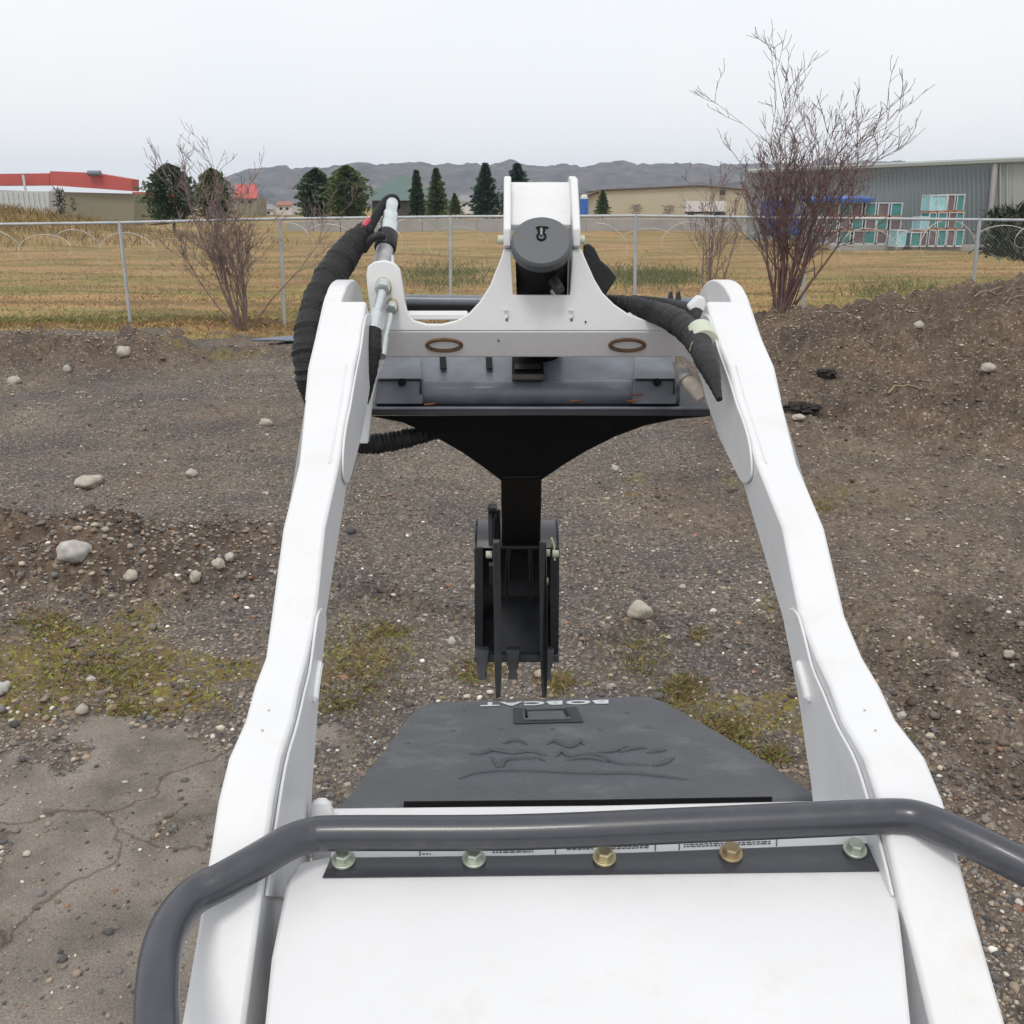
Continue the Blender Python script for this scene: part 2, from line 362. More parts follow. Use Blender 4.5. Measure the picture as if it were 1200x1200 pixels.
    sx = n.new('ShaderNodeSeparateXYZ'); l(pos, sx.inputs[0])
    far = math_('MULTIPLY', gate(math_('ADD', sx.outputs[1], math_('MULTIPLY', noise(.25, 4), 14)), 33, 38), gate(sx.outputs[1], 78, 60))
    g2_ = ramp(noise(.5, 7, .7, mp.outputs[0]), (.32, (.20, .13, .09)), (.5, (.36, .24, .15)), (.62, (.26, .23, .11)), (.75, (.44, .29, .18)))
    g1 = mix(math_('MULTIPLY', far, .6), g1, g2_)
    g1 = mix(1.0, g1, ramp(noise(.6, 6, .7, mp.outputs[0]), (.36, (.60, .55, .47)), (.46, (.72, .76, .50)), (.54, (.98, .88, .72)), (.66, (1.05, .98, .84))), 'MULTIPLY')
    c = mix(edge(att('m_grass'), 3, .2), c, g1)
    l(c, p.inputs['Base Color'])
    hb = math_('ADD', math_('MULTIPLY', math_('SUBTRACT', 1, vo.outputs['Distance']), .5), math_('MULTIPLY', noise(40, 6, .7), 1.0))
    b = n.new('ShaderNodeBump'); b.inputs['Strength'].default_value = .55; b.inputs['Distance'].default_value = .012; l(hb, b.inputs['Height']); l(b.outputs[0], p.inputs['Normal'])
ground_nodes(gm)

# ico template
_t = (1+5**.5)/2
ICO = np.array([(-1, _t, 0), (1, _t, 0), (-1, -_t, 0), (1, -_t, 0), (0, -1, _t), (0, 1, _t), (0, -1, -_t), (0, 1, -_t), (_t, 0, -1), (_t, 0, 1), (-_t, 0, -1), (-_t, 0, 1)])/math.hypot(1, _t)
ICF = np.array([(0, 11, 5), (0, 5, 1), (0, 1, 7), (0, 7, 10), (0, 10, 11), (1, 5, 9), (5, 11, 4), (11, 10, 2), (10, 7, 6), (7, 1, 8), (3, 9, 4), (3, 4, 2), (3, 2, 6), (3, 6, 8), (3, 8, 9), (4, 9, 5), (2, 4, 11), (6, 2, 10), (8, 6, 7), (9, 8, 1)])
def scatter_px(n, x0, x1, y0, y1):
    px = rng.uniform(x0, x1, n); py = rng.uniform(y0, y1, n); v = -(py-600)/F; z = CZ/(sp-v*cp)
    return (px-600)/F*z, (cp+v*sp)*z, z
def gravel():
    X, Y, Z = scatter_px(150000, -160, 1360, 312, 1240)
    dirt, moss, con, gr, rm, lm, lr = masks(X, Y)
    keep = rng.random(len(X)) < (1-.93*con)*(1-.97*gr)*(1-.55*moss)*np.clip(.7+.5*lm+.4*lr+.1*rm, 0, 1)
    keep &= Y > 1.9
    X, Y, Z, lm, lr, dirt, rm = [a[keep] for a in (X, Y, Z, lm, lr, dirt, rm)]
    n = len(X); r = np.exp(rng.normal(math.log(.0045), .48, n))*(1+.75*lm+.6*lr+.35*rm); r = np.clip(r, rng.uniform(.45, 1.05, n)*Z/F, .05)
    h = H(X, Y)
    V = ICO[None]*(1+rng.normal(0, .13, (n, 12, 1)))*r[:, None, None]
    V = V*np.stack([rng.uniform(.8, 1.4, n), rng.uniform(.7, 1.1, n), rng.uniform(.45, .8, n)], -1)[:, None, :]
    a = rng.uniform(0, 2*math.pi, n); ca, sa = np.cos(a), np.sin(a)
    V = np.stack([V[..., 0]*ca[:, None]-V[..., 1]*sa[:, None], V[..., 0]*sa[:, None]+V[..., 1]*ca[:, None], V[..., 2]], -1)
    V += np.stack([X, Y, h+r*.15], -1)[:, None, :]
    pal = np.array([(.095, .09, .09), (.16, .15, .145), (.21, .19, .17), (.26, .21, .165), (.36, .28, .21), (.45, .39, .32), (.68, .64, .58), (.26, .15, .10)])
    w0 = np.array([.30, .25, .17, .10, .07, .05, .025, .035]); w1 = np.array([.14, .20, .20, .20, .12, .07, .022, .048])
    cidx = np.where(rng.random(n) < dirt, rng.choice(8, n, p=w1/w1.sum()), rng.choice(8, n, p=w0/w0.sum()))
    col = pal[cidx]*rng.uniform(.7, 1.2, (n, 1)); col = np.concatenate([col, np.ones((n, 1))], 1)
    col = np.repeat(col[:, None], 12, 1).reshape(-1, 4)
    Fc = (ICF[None]+(np.arange(n)*12)[:, None, None]).reshape(-1, 3)
    tag(mesh_np('gravel', V.reshape(-1, 3), Fc, M['pebble'], col=col, smooth=True), 'loose grey and tan gravel scattered over the lot', 'gravel', kind='stuff')
gravel()
def light_stones(cnt, y0, y1):
    X, Y, Z = scatter_px(cnt, -160, 1360, y0, y1); dirt, moss, con, gr, rm, lm, lr = masks(X, Y); cl = np.clip(.35+1.5*fbm(X*1.3+7, Y*1.3), .05, 1)
    k = rng.random(len(X)) < np.clip(.30+.6*lm+.65*lr+.5*rm, 0, 1)*(1-con*.95)*(1-gr)*cl; X, Y, Z = X[k], Y[k], Z[k]; n = len(X)
    r = np.clip(np.exp(rng.normal(math.log(.0085), .4, n)), rng.uniform(.8, 1.5, n)*Z/F, .03); h = H(X, Y)
    V = ICO[None]*(1+rng.normal(0, .14, (n, 12, 1)))*r[:, None, None]; V = V*np.stack([rng.uniform(.8, 1.5, n), rng.uniform(.7, 1.2, n), rng.uniform(.5, .8, n)], -1)[:, None, :]
    V += np.stack([X, Y, h+r*.3], -1)[:, None, :]
    pal = np.array([(.36, .29, .22), (.46, .40, .33), (.30, .23, .17), (.58, .53, .47), (.24, .22, .21), (.38, .22, .15), (.20, .17, .15)])
    col = pal[rng.choice(7, n, p=[.24, .2, .18, .08, .14, .05, .11])]*rng.uniform(.7, 1.15, (n, 1)); col = np.concatenate([col, np.ones((n, 1))], 1)
    Fc = (ICF[None]+(np.arange(n)*12)[:, None, None]).reshape(-1, 3)
    tag(mesh_np('small_stones', V.reshape(-1, 3), Fc, M['pebble'], col=np.repeat(col[:, None], 12, 1).reshape(-1, 4), smooth=True), 'small tan and cream stones strewn over dirt and gravel', 'stones', kind='stuff')
light_stones(26000, 322, 1100); light_stones(30000, 320, 480)
def clods():
    X, Y, Z = scatter_px(90000, -160, 1360, 316, 960)
    dirt, moss, con, gr, rm, lm, lr = masks(X, Y); rut = np.zeros_like(X)
    for a, b, w, d in RUTS: rut = np.maximum(rut, np.exp(-(seg_d(X, Y, a, b)/(w*2.2))**2))
    pk = np.clip(.06*dirt+1.0*lm+.95*lr+.75*rm+.8*rut+.12*moss, 0, 1)*(1-con)*(1-gr*.98)*np.clip(.5+1.6*fbm(X*1.7, Y*1.7), .05, 1)
    k = rng.random(len(X)) < pk; X, Y, Z = X[k], Y[k], Z[k]; n = len(X)
    r = np.clip(np.exp(rng.normal(math.log(.0065), .55, n)), .7*Z/F, .028); h = H(X, Y)
    V = ICO[None]*(1+rng.normal(0, .28, (n, 12, 1)))*r[:, None, None]; V = V*np.stack([rng.uniform(.8, 1.5, n), rng.uniform(.7, 1.2, n), rng.uniform(.5, .9, n)], -1)[:, None, :]
    V += np.stack([X, Y, h+r*.2], -1)[:, None, :]
    col = np.array([(.15, .12, .10), (.11, .088, .073), (.20, .165, .14)])[rng.integers(0, 3, n)]*rng.uniform(.7, 1.2, (n, 1)); col = np.concatenate([col, np.ones((n, 1))], 1)
    Fc = (ICF[None]+(np.arange(n)*12)[:, None, None]).reshape(-1, 3)
    tag(mesh_np('soil', V.reshape(-1, 3), Fc, M['pebble'], col=np.repeat(col[:, None], 12, 1).reshape(-1, 4), smooth=False), 'brown crumbled soil over the mounds and ruts', 'soil', kind='stuff')
clods()

def blades(name, X, Y, hgt, wid, pal, label, lean=.5, cat='grass'):
    n = len(X); z = H(X, Y); a = rng.uniform(0, 2*math.pi, n); hgt = hgt*rng.uniform(.5, 1.3, n); ln = rng.normal(0, lean, (n, 2))*hgt[:, None]
    dx, dy = np.cos(a)*wid, np.sin(a)*wid
    P0 = np.stack([X-dx, Y-dy, z-.01], -1); P1 = np.stack([X+dx, Y+dy, z-.01], -1)
    P2 = np.stack([X+dx*.7+ln[:, 0]*.4, Y+dy*.7+ln[:, 1]*.4, z+hgt*.6], -1); P3 = np.stack([X+ln[:, 0], Y+ln[:, 1], z+hgt], -1)
    V = np.stack([P0, P1, P2, P3], 1).reshape(-1, 3); k = np.arange(n)*4
    Fc = np.stack([np.stack([k, k+1, k+2], -1), np.stack([k, k+2, k+3], -1)], 1).reshape(-1, 3)
    pal = np.array(pal); c = pal[rng.integers(0, len(pal), n)]*rng.uniform(.75, 1.25, (n, 1)); c = np.concatenate([c, np.ones((n, 1))], 1)
    return tag(mesh_np(name, V, Fc, M['blade'], col=np.repeat(c, 4, 0)), label, cat, kind='stuff')
# straw field near the fence
STRAW = [(.43, .285, .145), (.35, .225, .11), (.30, .225, .10), (.24, .205, .08), (.50, .34, .18), (.21, .135, .085)]
GREEN = [(.10, .13, .045), (.13, .15, .05), (.16, .15, .06), (.08, .11, .05)]
Yb = 15.4/(1-rng.random(120000)*.66); Xb = rng.uniform(-.62, .62, 120000)*Yb
k = rng.random(120000) < masks(Xb, Yb)[3]*np.clip(.75+1.2*fbm(Xb*.5, Yb*1.2), .1, 1)
Xb, Yb = Xb[k], Yb[k]; z_ = fbm(Xb*.16+4, Yb*.5+2, 4)+rng.normal(0, .07, len(Xb)); z_ = z_-.05+.9*np.minimum(fbm(Xb*.09+40, Yb*.16, 3), .05)
for nm2, sel, pal_, lb in (('grass', z_ > .06, STRAW, 'pale dry straw grass on the field beyond the fence'), ('grass', (z_ <= .06) & (z_ > -.12), [(.31, .17, .09), (.25, .14, .075), (.36, .22, .12), (.20, .115, .065)], 'russet dead grass on the field beyond the fence'), ('grass', z_ <= -.12, [(.17, .18, .05), (.21, .20, .07), (.12, .145, .04), (.26, .22, .09)], 'patches of dull green grass on the field beyond the fence')):
    blades(nm2, Xb[sel], Yb[sel], .05*(1+.7*(Yb[sel] < 18.2)), .0042, pal_, lb, .7)
# greener tussocks seen either side of the tower
xs, yy = [], []
for (a, b, c, d, n) in ((735, 805, 318, 330, 2600), (480, 560, 315, 330, 1500), (690, 735, 316, 326, 600), (1000, 1090, 335, 346, 500)):
    p = [G(random.gauss((a+b)/2, (b-a)/2.6), random.gauss((c+d)/2, (d-c)/1.8)) for _ in range(n)]
    xs += [q.x for q in p]; yy += [q.y for q in p]
blades('tussock_grass', np.array(xs), np.array(yy), .17, .007, GREEN+[(.16, .19, .08), (.22, .21, .10), (.13, .16, .07)], 'long green grass in a low patch of the field', .35)
# berm tops: long tan grass
Xb = rng.normal(-31, 7, 9000); Yb = rng.normal(53, 3.2, 9000)
blades('tall_grass', Xb, Yb, .36, .02, [(.30, .21, .10), (.25, .17, .08), (.2, .15, .07)], 'tall tan grass along the bank before the red building', .3)
# moss & weeds
X, Y, _ = scatter_px(60000, -100, 1200, 690, 960); mk = masks(X, Y)[1]; k = rng.random(len(X)) < mk*.5*(fbm(X*6, Y*6) > -.1)
blades('moss', X[k], Y[k], .016, .0028, [(.26, .28, .04), (.27, .20, .06), (.16, .18, .035), (.30, .18, .08), (.32, .36, .06)], 'yellow green moss and short weeds over the gravel edge', .9, 'moss')

xs, yy = [], []
for (cx_, cy_, sx_, sy_, n) in ((430, 775, 60, 60, 1300), (455, 745, 20, 9, 350), (395, 830, 30, 14, 300), (800, 812, 22, 14, 900), (850, 868, 26, 22, 1500), (905, 890, 16, 16, 500), (560, 790, 26, 14, 420), (655, 805, 20, 10, 420), (745, 770, 40, 30, 500), (120, 790, 70, 26, 900), (60, 740, 40, 14, 700), (150, 832, 30, 6, 500), (820, 745, 10, 5, 160), (950, 590, 40, 10, 400)):
    for _ in range(n): q = G(random.gauss(cx_, sx_*.55), random.gauss(cy_, sy_*.55)); xs.append(q.x); yy.append(q.y)
blades('weeds', np.array(xs), np.array(yy), (.021), .0021, [(.28, .22, .10), (.22, .16, .09), (.19, .21, .06), (.27, .29, .09), (.32, .23, .12), (.2, .13, .08)], 'short brown and green weeds growing through the gravel', .9, 'weeds')
def rock(px, py, wpx, hpx, m, label, seed, flat=.7):
    p = GH(px, py); z = Vector(p-Vector((0, 0, CZ))).length/F
    r = wpx/2*z; rh = hpx/2*z*1.15; rnd = random.Random(seed)
    import bmesh
    bm = bmesh.new(); bmesh.ops.create_icosphere(bm, subdivisions=3, radius=1)
    o = Vector((rnd.random()*50, rnd.random()*50, 0))
    for v in bm.verts:
        q = v.co.copy(); k = 1+.28*mnoise.noise(q*1.3+o)+.10*mnoise.noise(q*3+o)
        cut = Vector((rnd.random()*0+.6, .3, .5)).normalized(); d = q.dot(cut)
        if d > .62: q -= cut*(d-.62)*.8
        v.co = Vector((q.x*r*k, q.y*r*.8*k, q.z*rh*k))
    me = bpy.data.meshes.new('stone'); bm.to_mesh(me); bm.free()
    ob = link('stone', me, m, angle=60); ob.location = (p.x, p.y, Hs(p.x, p.y)+rh*.45); ob.rotation_euler = (0, 0, rnd.uniform(0, 3))
    tag(ob, label, 'stone', 'loose stones on the lot')
for i, a in enumerate([
    (88, 655, 36, 22, 'rockg', 'large pale angular stone on the dirt mound at left'),
    (105, 568, 34, 13, 'rock', 'flat tan stone lying on grey gravel above the left mound'),
    (154, 681, 20, 12, 'rock', 'rounded tan stone low on the dirt mound, beside smaller ones'),
    (230, 683, 15, 12, 'rock', 'cream stone at the right foot of the left dirt mound'),
    (256, 668, 17, 12, 'rock', 'brown stone at the right end of the left dirt mound'),
    (269, 655, 12, 9, 'rockg', 'small white stone above the brown stone on the left mound'),
    (224, 558, 15, 9, 'rock', 'small orange tan stone on gravel near the left loader arm'),
    (312, 498, 15, 9, 'rock', 'tan stone on gravel just left of the loader arm, mid height'),
    (145, 416, 17, 11, 'rock', 'pale stone on the far left ridge of rubble'),
    (79, 435, 9, 8, 'rockg', 'small white stone below the far left ridge'),
    (17, 449, 16, 9, 'rock', 'tan stone on the gravel below the far ridge, at its left end'),
    (750, 722, 31, 20, 'rock', 'large rounded tan stone right of the digging bucket'),
    (720, 552, 11, 7, 'rock', 'small cream stone on gravel right of the black boom plate'),
    (800, 690, 9, 6, 'rock', 'small tan stone on gravel between bucket and right arm'),
    (529, 754, 11, 9, 'rockg', 'white stone just left of the bucket teeth'),
    (1158, 434, 18, 9, 'rock', 'orange tan stone on the right dirt mound near the frame edge'),
    (1075, 386, 13, 8, 'rock', 'cream stone high on the right dirt mound'),
    (1056, 842, 9, 8, 'rockg', 'white stone in the dark rut beside the right loader arm'),
    (936, 493, 15, 7, 'rock', 'tan stone by the dark clod beside the right arm elbow'),
    (2, 812, 22, 12, 'rockg', 'pale broken stone at the left edge of the moss'),
    (1182, 772, 13, 9, 'rock', 'tan stone on the churned dirt at far right'),
    (212, 800, 8, 5, 'rockg', 'small pale pebble stone in the moss strip'),
    (555, 690, 9, 6, 'rock', 'small tan stone touching the left side of the bucket'),
    (1118, 772, 10, 7, 'rock', 'small cream stone on the dirt beside the right rut')]):
    rock(a[0], a[1], a[2], a[3], M[a[4]], a[5], i)
# dark clods
def clod(px, py, w, label):
    import bmesh
    p = GH(px, py); bm = bmesh.new(); bmesh.ops.create_icosphere(bm, subdivisions=4, radius=1)
    for v in bm.verts:
        q = v.co; k = 1+.55*mnoise.noise(q*2.2+Vector((px, 0, 0)))+.35*mnoise.noise(q*5.5); v.co = Vector((q.x*w*.5*k, q.y*w*.28*k, q.z*.055*(k+.35*mnoise.noise(q*9))))
    me = bpy.data.meshes.new('soil_clod'); bm.to_mesh(me); bm.free(); o = link('soil_clod', me, mat('black_soil', (.03, .026, .024), .95, bump=.6, bs=60), smooth=False); o.location = (p.x, p.y, Hs(p.x, p.y)+.02)
    tag(o, label, 'soil', 'dark clods of soil')
clod(938, 482, .36, 'black crumbled clod of soil beside the right loader arm')
clod(968, 441, .22, 'small dark clod of soil on the right mound slope')
p = G(338, 401); mb = MB()
rr = [(p.x-.55, p.y-.1), (p.x-.2, p.y-.28), (p.x+.9, p.y-.3), (p.x+1, p.y+.25), (p.x-.1, p.y+.3)]
mb.prism([(x, y, Hs(x, y)+.05) for x, y in rr], (0, 0, .03)); tag(obj('sheet', mb, M['tarpg'], bevel=.01), 'blue grey sheet lying flat behind the left rubble ridge', 'sheet')
def stick(a, b, r, label):
    A = GH(*a); B = GH(*b); pts = []
    for i in range(9):
        q = A.lerp(B, i/8); pts.append((q.x+random.gauss(0, .01), q.y+random.gauss(0, .02), Hs(q.x, q.y)+r+random.uniform(0, .015)))
    tag(obj('dry_stalk', MB().tube(pts, [r*(1-.6*i/8) for i in range(9)], 6), M['strawstick']), label, 'stalk', 'dry stalks on the right mound')
M['strawstick'] = mat('dry_stalk', (.26, .19, .12), .8)
for a, b, l_ in (((1040, 466), (1098, 452), 'thin dry stalk lying on the right mound beside the arm'), ((1150, 345), (1235, 318), 'long dry stalk on the crest of the right mound'),
                 ((1140, 352), (1215, 330), 'dry stalk below the longest one on the right crest'), ((1160, 358), (1228, 338), 'lowest dry stalk near the right crest')):
    stick(a, b, .012, l_)

# ---------------------------------------------------------------- fence
FY = 17.5
fence = thing('chain_link_fence', 'galvanised chain link fence with round posts across the field', 'fence', (0, FY, 0))
tops = [(-260, 266, -215), (-55, 263.5, -20), (140, 261, 152), (328, 256.5, 333), (528, 254, 528), (745, 253, 744), (945, 255.5, 941), (1148, 257.5, 1137), (1350, 259, 1330)]
TP = [D(a, b, FY) for a, b, c in tops]
BP = []
for (a, b, c), t in zip(tops, TP):
    q = D(c, 372, FY); h = Hs(q.x, FY); BP.append(Vector((q.x, FY, h-.05)))
for t, b in zip(TP, BP): obj('post', MB().cyl(b, t+(t-b).normalized()*.02, .03, 12), M['galv'], fence)
mb = MB()
for a, b in zip(TP[:-1], TP[1:]): obj('top_rail', MB().tube([a, b], .024, 10), M['galv'], fence)
wv, wf = [], []
def ribbon(a, b, w=.0011):
    d = (b-a).normalized(); s_ = Vector((d.z, 0, -d.x))*w; n = len(wv); wv.extend([a-s_, a+s_, b+s_, b-s_]); wf.append((n, n+1, n+2, n+3))
for i in range(len(TP)-1):
    t0, t1, b0, b1_ = TP[i], TP[i+1], BP[i]+Vector((0, 0, .07)), BP[i+1]+Vector((0, 0, .07)); w = t1.x-t0.x; hgt = t0.z-b0.z; st = .062
    q = lambda u, v: (b0.lerp(b1_, u)).lerp(t0.lerp(t1, u), v)+Vector((0, .03, 0))
    n = int((w+hgt)/st)
    for k in range(n):
        c = k*st
        for sgn in (0, 1):
            x0, z0 = (c, 0) if c <= w else (w, c-w); x1, z1 = (c-hgt, hgt) if c >= hgt else (0, c)
            if z0 > hgt or z1 > hgt+.01: continue
            u0, u1 = x0/w, x1/w
            if sgn: u0, u1 = 1-u0, 1-u1
            ribbon(q(u0, z0/hgt), q(u1, z1/hgt))
fm = mesh_np('mesh_wire', np.array([tuple(v) for v in wv]), np.array(wf), M['wire'], fence); fm['kind'] = 'stuff'
# coils of wire lying along the far side of the fence
for j, (x0, x1, yc, lab) in enumerate(((-60, 330, 292, 'loose pale wire coil looping behind the fence left of the white arm'), (330, 560, 282, 'faint wire coil behind the fence beside the silver coupler'),
                                  (700, 1240, 283, 'loose wire coil behind the fence at the right of the tower'))):
    a = D(x0, yc, 19.3); b = D(x1, yc-3, 19.3); n = int((b.x-a.x)/.85*26); pts = []
    for i in range(n):
        t = i/n; ph = i/26*2*math.pi; r_ = .27+.07*math.sin(ph*.37+j)
        c = a.lerp(b, t); pts.append(c+Vector((math.sin(ph*1.0)*.30+.1*math.sin(ph*.21), .25*math.cos(ph*.5), r_*math.cos(ph)+.05*math.sin(ph*.13))))
    tag(obj('wire_coil', MB().tube(pts, [(.0085 if math.cos(i/26*2*math.pi) > -.1 and math.sin(i*.031+j) > -.5 else .003) for i in range(n)], 5), M['razor'], fix=False), lab, 'wire coil')

# ---------------------------------------------------------------- bare shrubs
def bare_tree(name, label, base, stems, hgt, spread, r0, m, seed, twig=3, bias=(0, 0)):
    rnd = random.Random(seed); t = thing(name, label, 'shrub', base); trunk = MB(); crown = MB(); B = Vector(base)
    def branch(p, d, ln, r, lev):
        n = 6 if lev == 0 else 4; pts = [p]; q = p.copy(); dd = d.copy()
        for i in range(n):
            dd = (dd+Vector((rnd.gauss(0, .09), rnd.gauss(0, .09), rnd.gauss(.03, .05)))*(1+.4*lev)).normalized(); q = q+dd*ln/n; pts.append(q.copy())
        rad = [max(r*(1-.75*i/n), .0034) for i in range(n+1)]
        (trunk if lev == 0 else crown).tube(pts, rad, 6 if lev == 0 else 4, cap=False)
        if lev >= twig: return
        k = [7, 4, 3, 2][lev]
        for j in range(k):
            f = rnd.uniform(.3, 1); i = min(n-1, int(f*n)); P = pts[i].lerp(pts[i+1], f*n-i if f < 1 else 1)
            sd_ = Vector((rnd.gauss(0, 1), rnd.gauss(0, 1), rnd.gauss(.15, .5))).normalized()
            branch(P, (dd*.85+sd_*.62).normalized(), ln*rnd.uniform(.28, .5), max(rad[i]*.5, .0045), lev+1)
    for s_ in range(stems):
        a = rnd.uniform(0, 2*math.pi); q = min(abs(rnd.gauss(0, .6)), 1.05); d = Vector((math.cos(a)*q*spread+bias[0], math.sin(a)*q*spread*.6+bias[1], 1)).normalized()
        b = B+Vector((math.cos(a), math.sin(a), 0))*rnd.uniform(0, r0*5)+Vector((0, 0, -.08))
        branch(b, d, hgt*rnd.uniform(.6, 1.0), r0*rnd.uniform(.5, 1.1), 0)
    obj('trunk', trunk, m, t, fix=False); obj('crown', crown, m, t, fix=False)
    return t
b_ = D(915, 366, 15.0); bare_tree('bare_shrub', 'large bare reddish shrub with many upright stems right of the white arm', (b_.x, 15.0, Hs(b_.x, 15.0)), 28, 2.6, .60, .023, M['bark'], 12, 3, (.10, 0))
b_ = D(285, 376, 16.8); bare_tree('bare_shrub', 'bare many stemmed shrub before the fence at left', (b_.x, 16.8, Hs(b_.x, 16.8)), 18, 2.35, .75, .022, M['barkg'], 11)
b_ = D(835, 330, 20.5); bare_tree('bare_shrub', 'thin pale bare sapling behind the right arm tip', (b_.x, 20.5, Hs(b_.x, 20.5)), 6, 2.4, .4, .030, M['barkg'], 21, 3)

# ---------------------------------------------------------------- conifers and shrubs far off
def conifer(px, ytop, ybase, wpx, Y, tone, label, seed, kind='cone', group='evergreen trees beyond the field'):
    rnd = np.random.default_rng(seed); b = D(px, ybase, Y); t0 = D(px, ytop, Y); h = t0.z-b.z; w = wpx*Y/F/2
    g = Hs(b.x, Y) if Y < 90 else 0; t = thing('conifer_tree', label, 'tree', (b.x, Y, g), group)
    base = Vector((b.x, Y, min(b.z, 0)))
    obj('trunk', MB().tube([base, base.lerp(Vector((b.x, Y, t0.z)), .95)], [.03*h, .006*h], 8), M['barkd'], t)
    zt = b.z-.04*h; n = 8000
    f = rnd.random(n)**.8; a = rnd.uniform(0, 2*math.pi, n)
    if kind == 'cone': env = (1-f)**.8*(.75+.25*np.sin(f*46+a*2)+.22*np.sin(a*5+f*9))
    else: env = np.sqrt(np.clip(1-(2*f-.9)**2*.85, 0, 1))*(.8+.16*np.sin(a*4+f*11)+.14*np.sin(f*33+a*3))
    rr = w*env*np.sqrt(rnd.uniform(.02, 1.0, n))
    lob = rnd.random((26, 14)); rr = rr*(.62+.62*lob[(f*25).astype(int), (a/(2*math.pi)*13.99).astype(int)])
    C = np.stack([b.x+rr*np.cos(a), Y+rr*np.sin(a), zt+f*h-rr*.18], -1)
    L_ = .05*h*rnd.uniform(.5, 1.3, n)
    d1 = np.stack([np.cos(a), np.sin(a), rnd.uniform(-.5, .5, n)], -1)*L_[:, None]*1.2; d2 = rnd.normal(0, 1, (n, 3))*L_[:, None]*.35
    V = np.stack([C-d2, C+d2, C+d1], 1).reshape(-1, 3); Fc = np.arange(n*3).reshape(-1, 3)
    cl = np.array(tone)[None]*rnd.uniform(.55, 1.5, (n, 1)); cl = np.concatenate([cl, np.ones((n, 1))], 1)
    mesh_np('crown', V, Fc, M['leaf'], t, col=np.repeat(cl, 3, 0))
M['barkd'] = mat('dark_bark', (.06, .045, .035), .9)
DKG = (.042, .078, .032); MDG = (.085, .12, .040); BLG = (.036, .072, .050)
for a in ((203, 190, 253, 66, 70, DKG, 'broad dark evergreen right of the red building', 1, 'round'),
          (252, 196, 253, 44, 74, MDG, 'round dark evergreen behind the bare left shrub', 2, 'round'),
          (372, 196, 251, 48, 95, DKG, 'dark conifer at the left of the pair beside the hose', 3, 'round'),
          (408, 192, 252, 54, 88, MDG, 'broad yellow green conifer beside the silver coupler', 4, 'round'),
          (489, 198, 249, 24, 115, DKG, 'narrow pointed conifer right of the green roofed barn', 5, 'cone'),
          (512, 196, 249, 32, 110, MDG, 'taller conifer second from the green roofed barn', 6, 'cone'),
          (533, 226, 250, 24, 105, MDG, 'short conical conifer before the small white house', 7, 'cone'),
          (569, 190, 250, 46, 105, BLG, 'blue green conifer left of the white tower', 8, 'cone'),
          (606, 190, 250, 60, 108, BLG, 'tall dark conifer partly hidden behind the white tower', 9, 'cone'),
          (706, 222, 249, 22, 118, MDG, 'small cone shaped conifer at the corner of the tan warehouse', 10, 'cone')):
    conifer(*a)
def shrub(px, ytop, ybase, wpx, Y, tone, label, seed, n=1600):
    rnd = np.random.default_rng(seed); b = D(px, ybase, Y); h = D(px, ytop, Y).z-b.z; w = wpx*Y/F/2
    C = np.stack([b.x+rnd.normal(0, .4, n)*w, Y+rnd.normal(0, .4, n)*w, b.z+rnd.random(n)**1.1*h], -1)
    L_ = .09*h; V = np.stack([C+rnd.normal(0, 1, (n, 3))*L_*.3, C+rnd.normal(0, 1, (n, 3))*L_*.3, C+rnd.normal(0, 1, (n, 3))*L_+np.array([0, 0, L_])], 1).reshape(-1, 3)
    cl = np.array(tone)[None]*rnd.uniform(.5, 1.6, (n, 1)); cl = np.concatenate([cl, np.ones((n, 1))], 1)
    tag(mesh_np('shrub', V, np.arange(n*3).reshape(-1, 3), M['leaf'], col=np.repeat(cl, 3, 0)), label, 'shrub')
shrub(745, 240, 251, 18, 130, (.10, .09, .08), 'small grey shrub against the tan warehouse, left one', 31, 500)
shrub(783, 241, 251, 18, 130, (.10, .09, .08), 'small grey shrub against the tan warehouse, right one', 32, 500)
shrub(1172, 248, 300, 44, 24, (.045, .065, .035), 'dark green broom shrub before the grey building at far right', 33, 2200)
shrub(1205, 240, 305, 46, 23, (.05, .065, .035), 'taller dark broom shrub at the right frame edge', 34, 2200)
shrub(1110, 248, 300, 0.1, 60, (.05, .05, .04), 'sprig', 35, 1) if False else None
shrub(72, 222, 250, 16, 55, (.07, .05, .035), 'dark dead weed standing on the tan bank, tall one', 36, 260)
shrub(87, 232, 248, 9, 55, (.07, .05, .035), 'short dead weed on the tan bank, right of the tall one', 37, 140)

# ---------------------------------------------------------------- hills
def hill(Y, pts, tone, nm, lab_seed, depth=350):
    xs = np.linspace(-500, 1700, 420); r = np.linspace(0, 1, 26); px = [a for a, b in pts]; py = [b for a, b in pts]
    top = np.interp(xs, px, py)+fbm(xs*.035+lab_seed, xs*0+lab_seed, 5)*5
    Yg = Y+r*depth; X_ = (xs[None]-600)/F*Yg[:, None]*1.0/1.0
    zt = (239.6-top)/F*1.0
    Zg = (2+zt[None]*(Y+depth))*np.sin(r*math.pi/2)[:, None]+fbm(X_*.05, Yg[:, None]*.05+X_*0, 5, .6)*depth*.018-2
    Vv = np.stack([X_, Yg[:, None]+X_*0, Zg], -1).reshape(-1, 3); a, b = X_.shape; ix = np.arange(a*b).reshape(a, b)
    Fc = np.stack([ix[:-1, :-1], ix[:-1, 1:], ix[1:, 1:], ix[1:, :-1]], -1).reshape(-1, 4)
    tag(mesh_np(nm, Vv, Fc, tone), kind='structure')
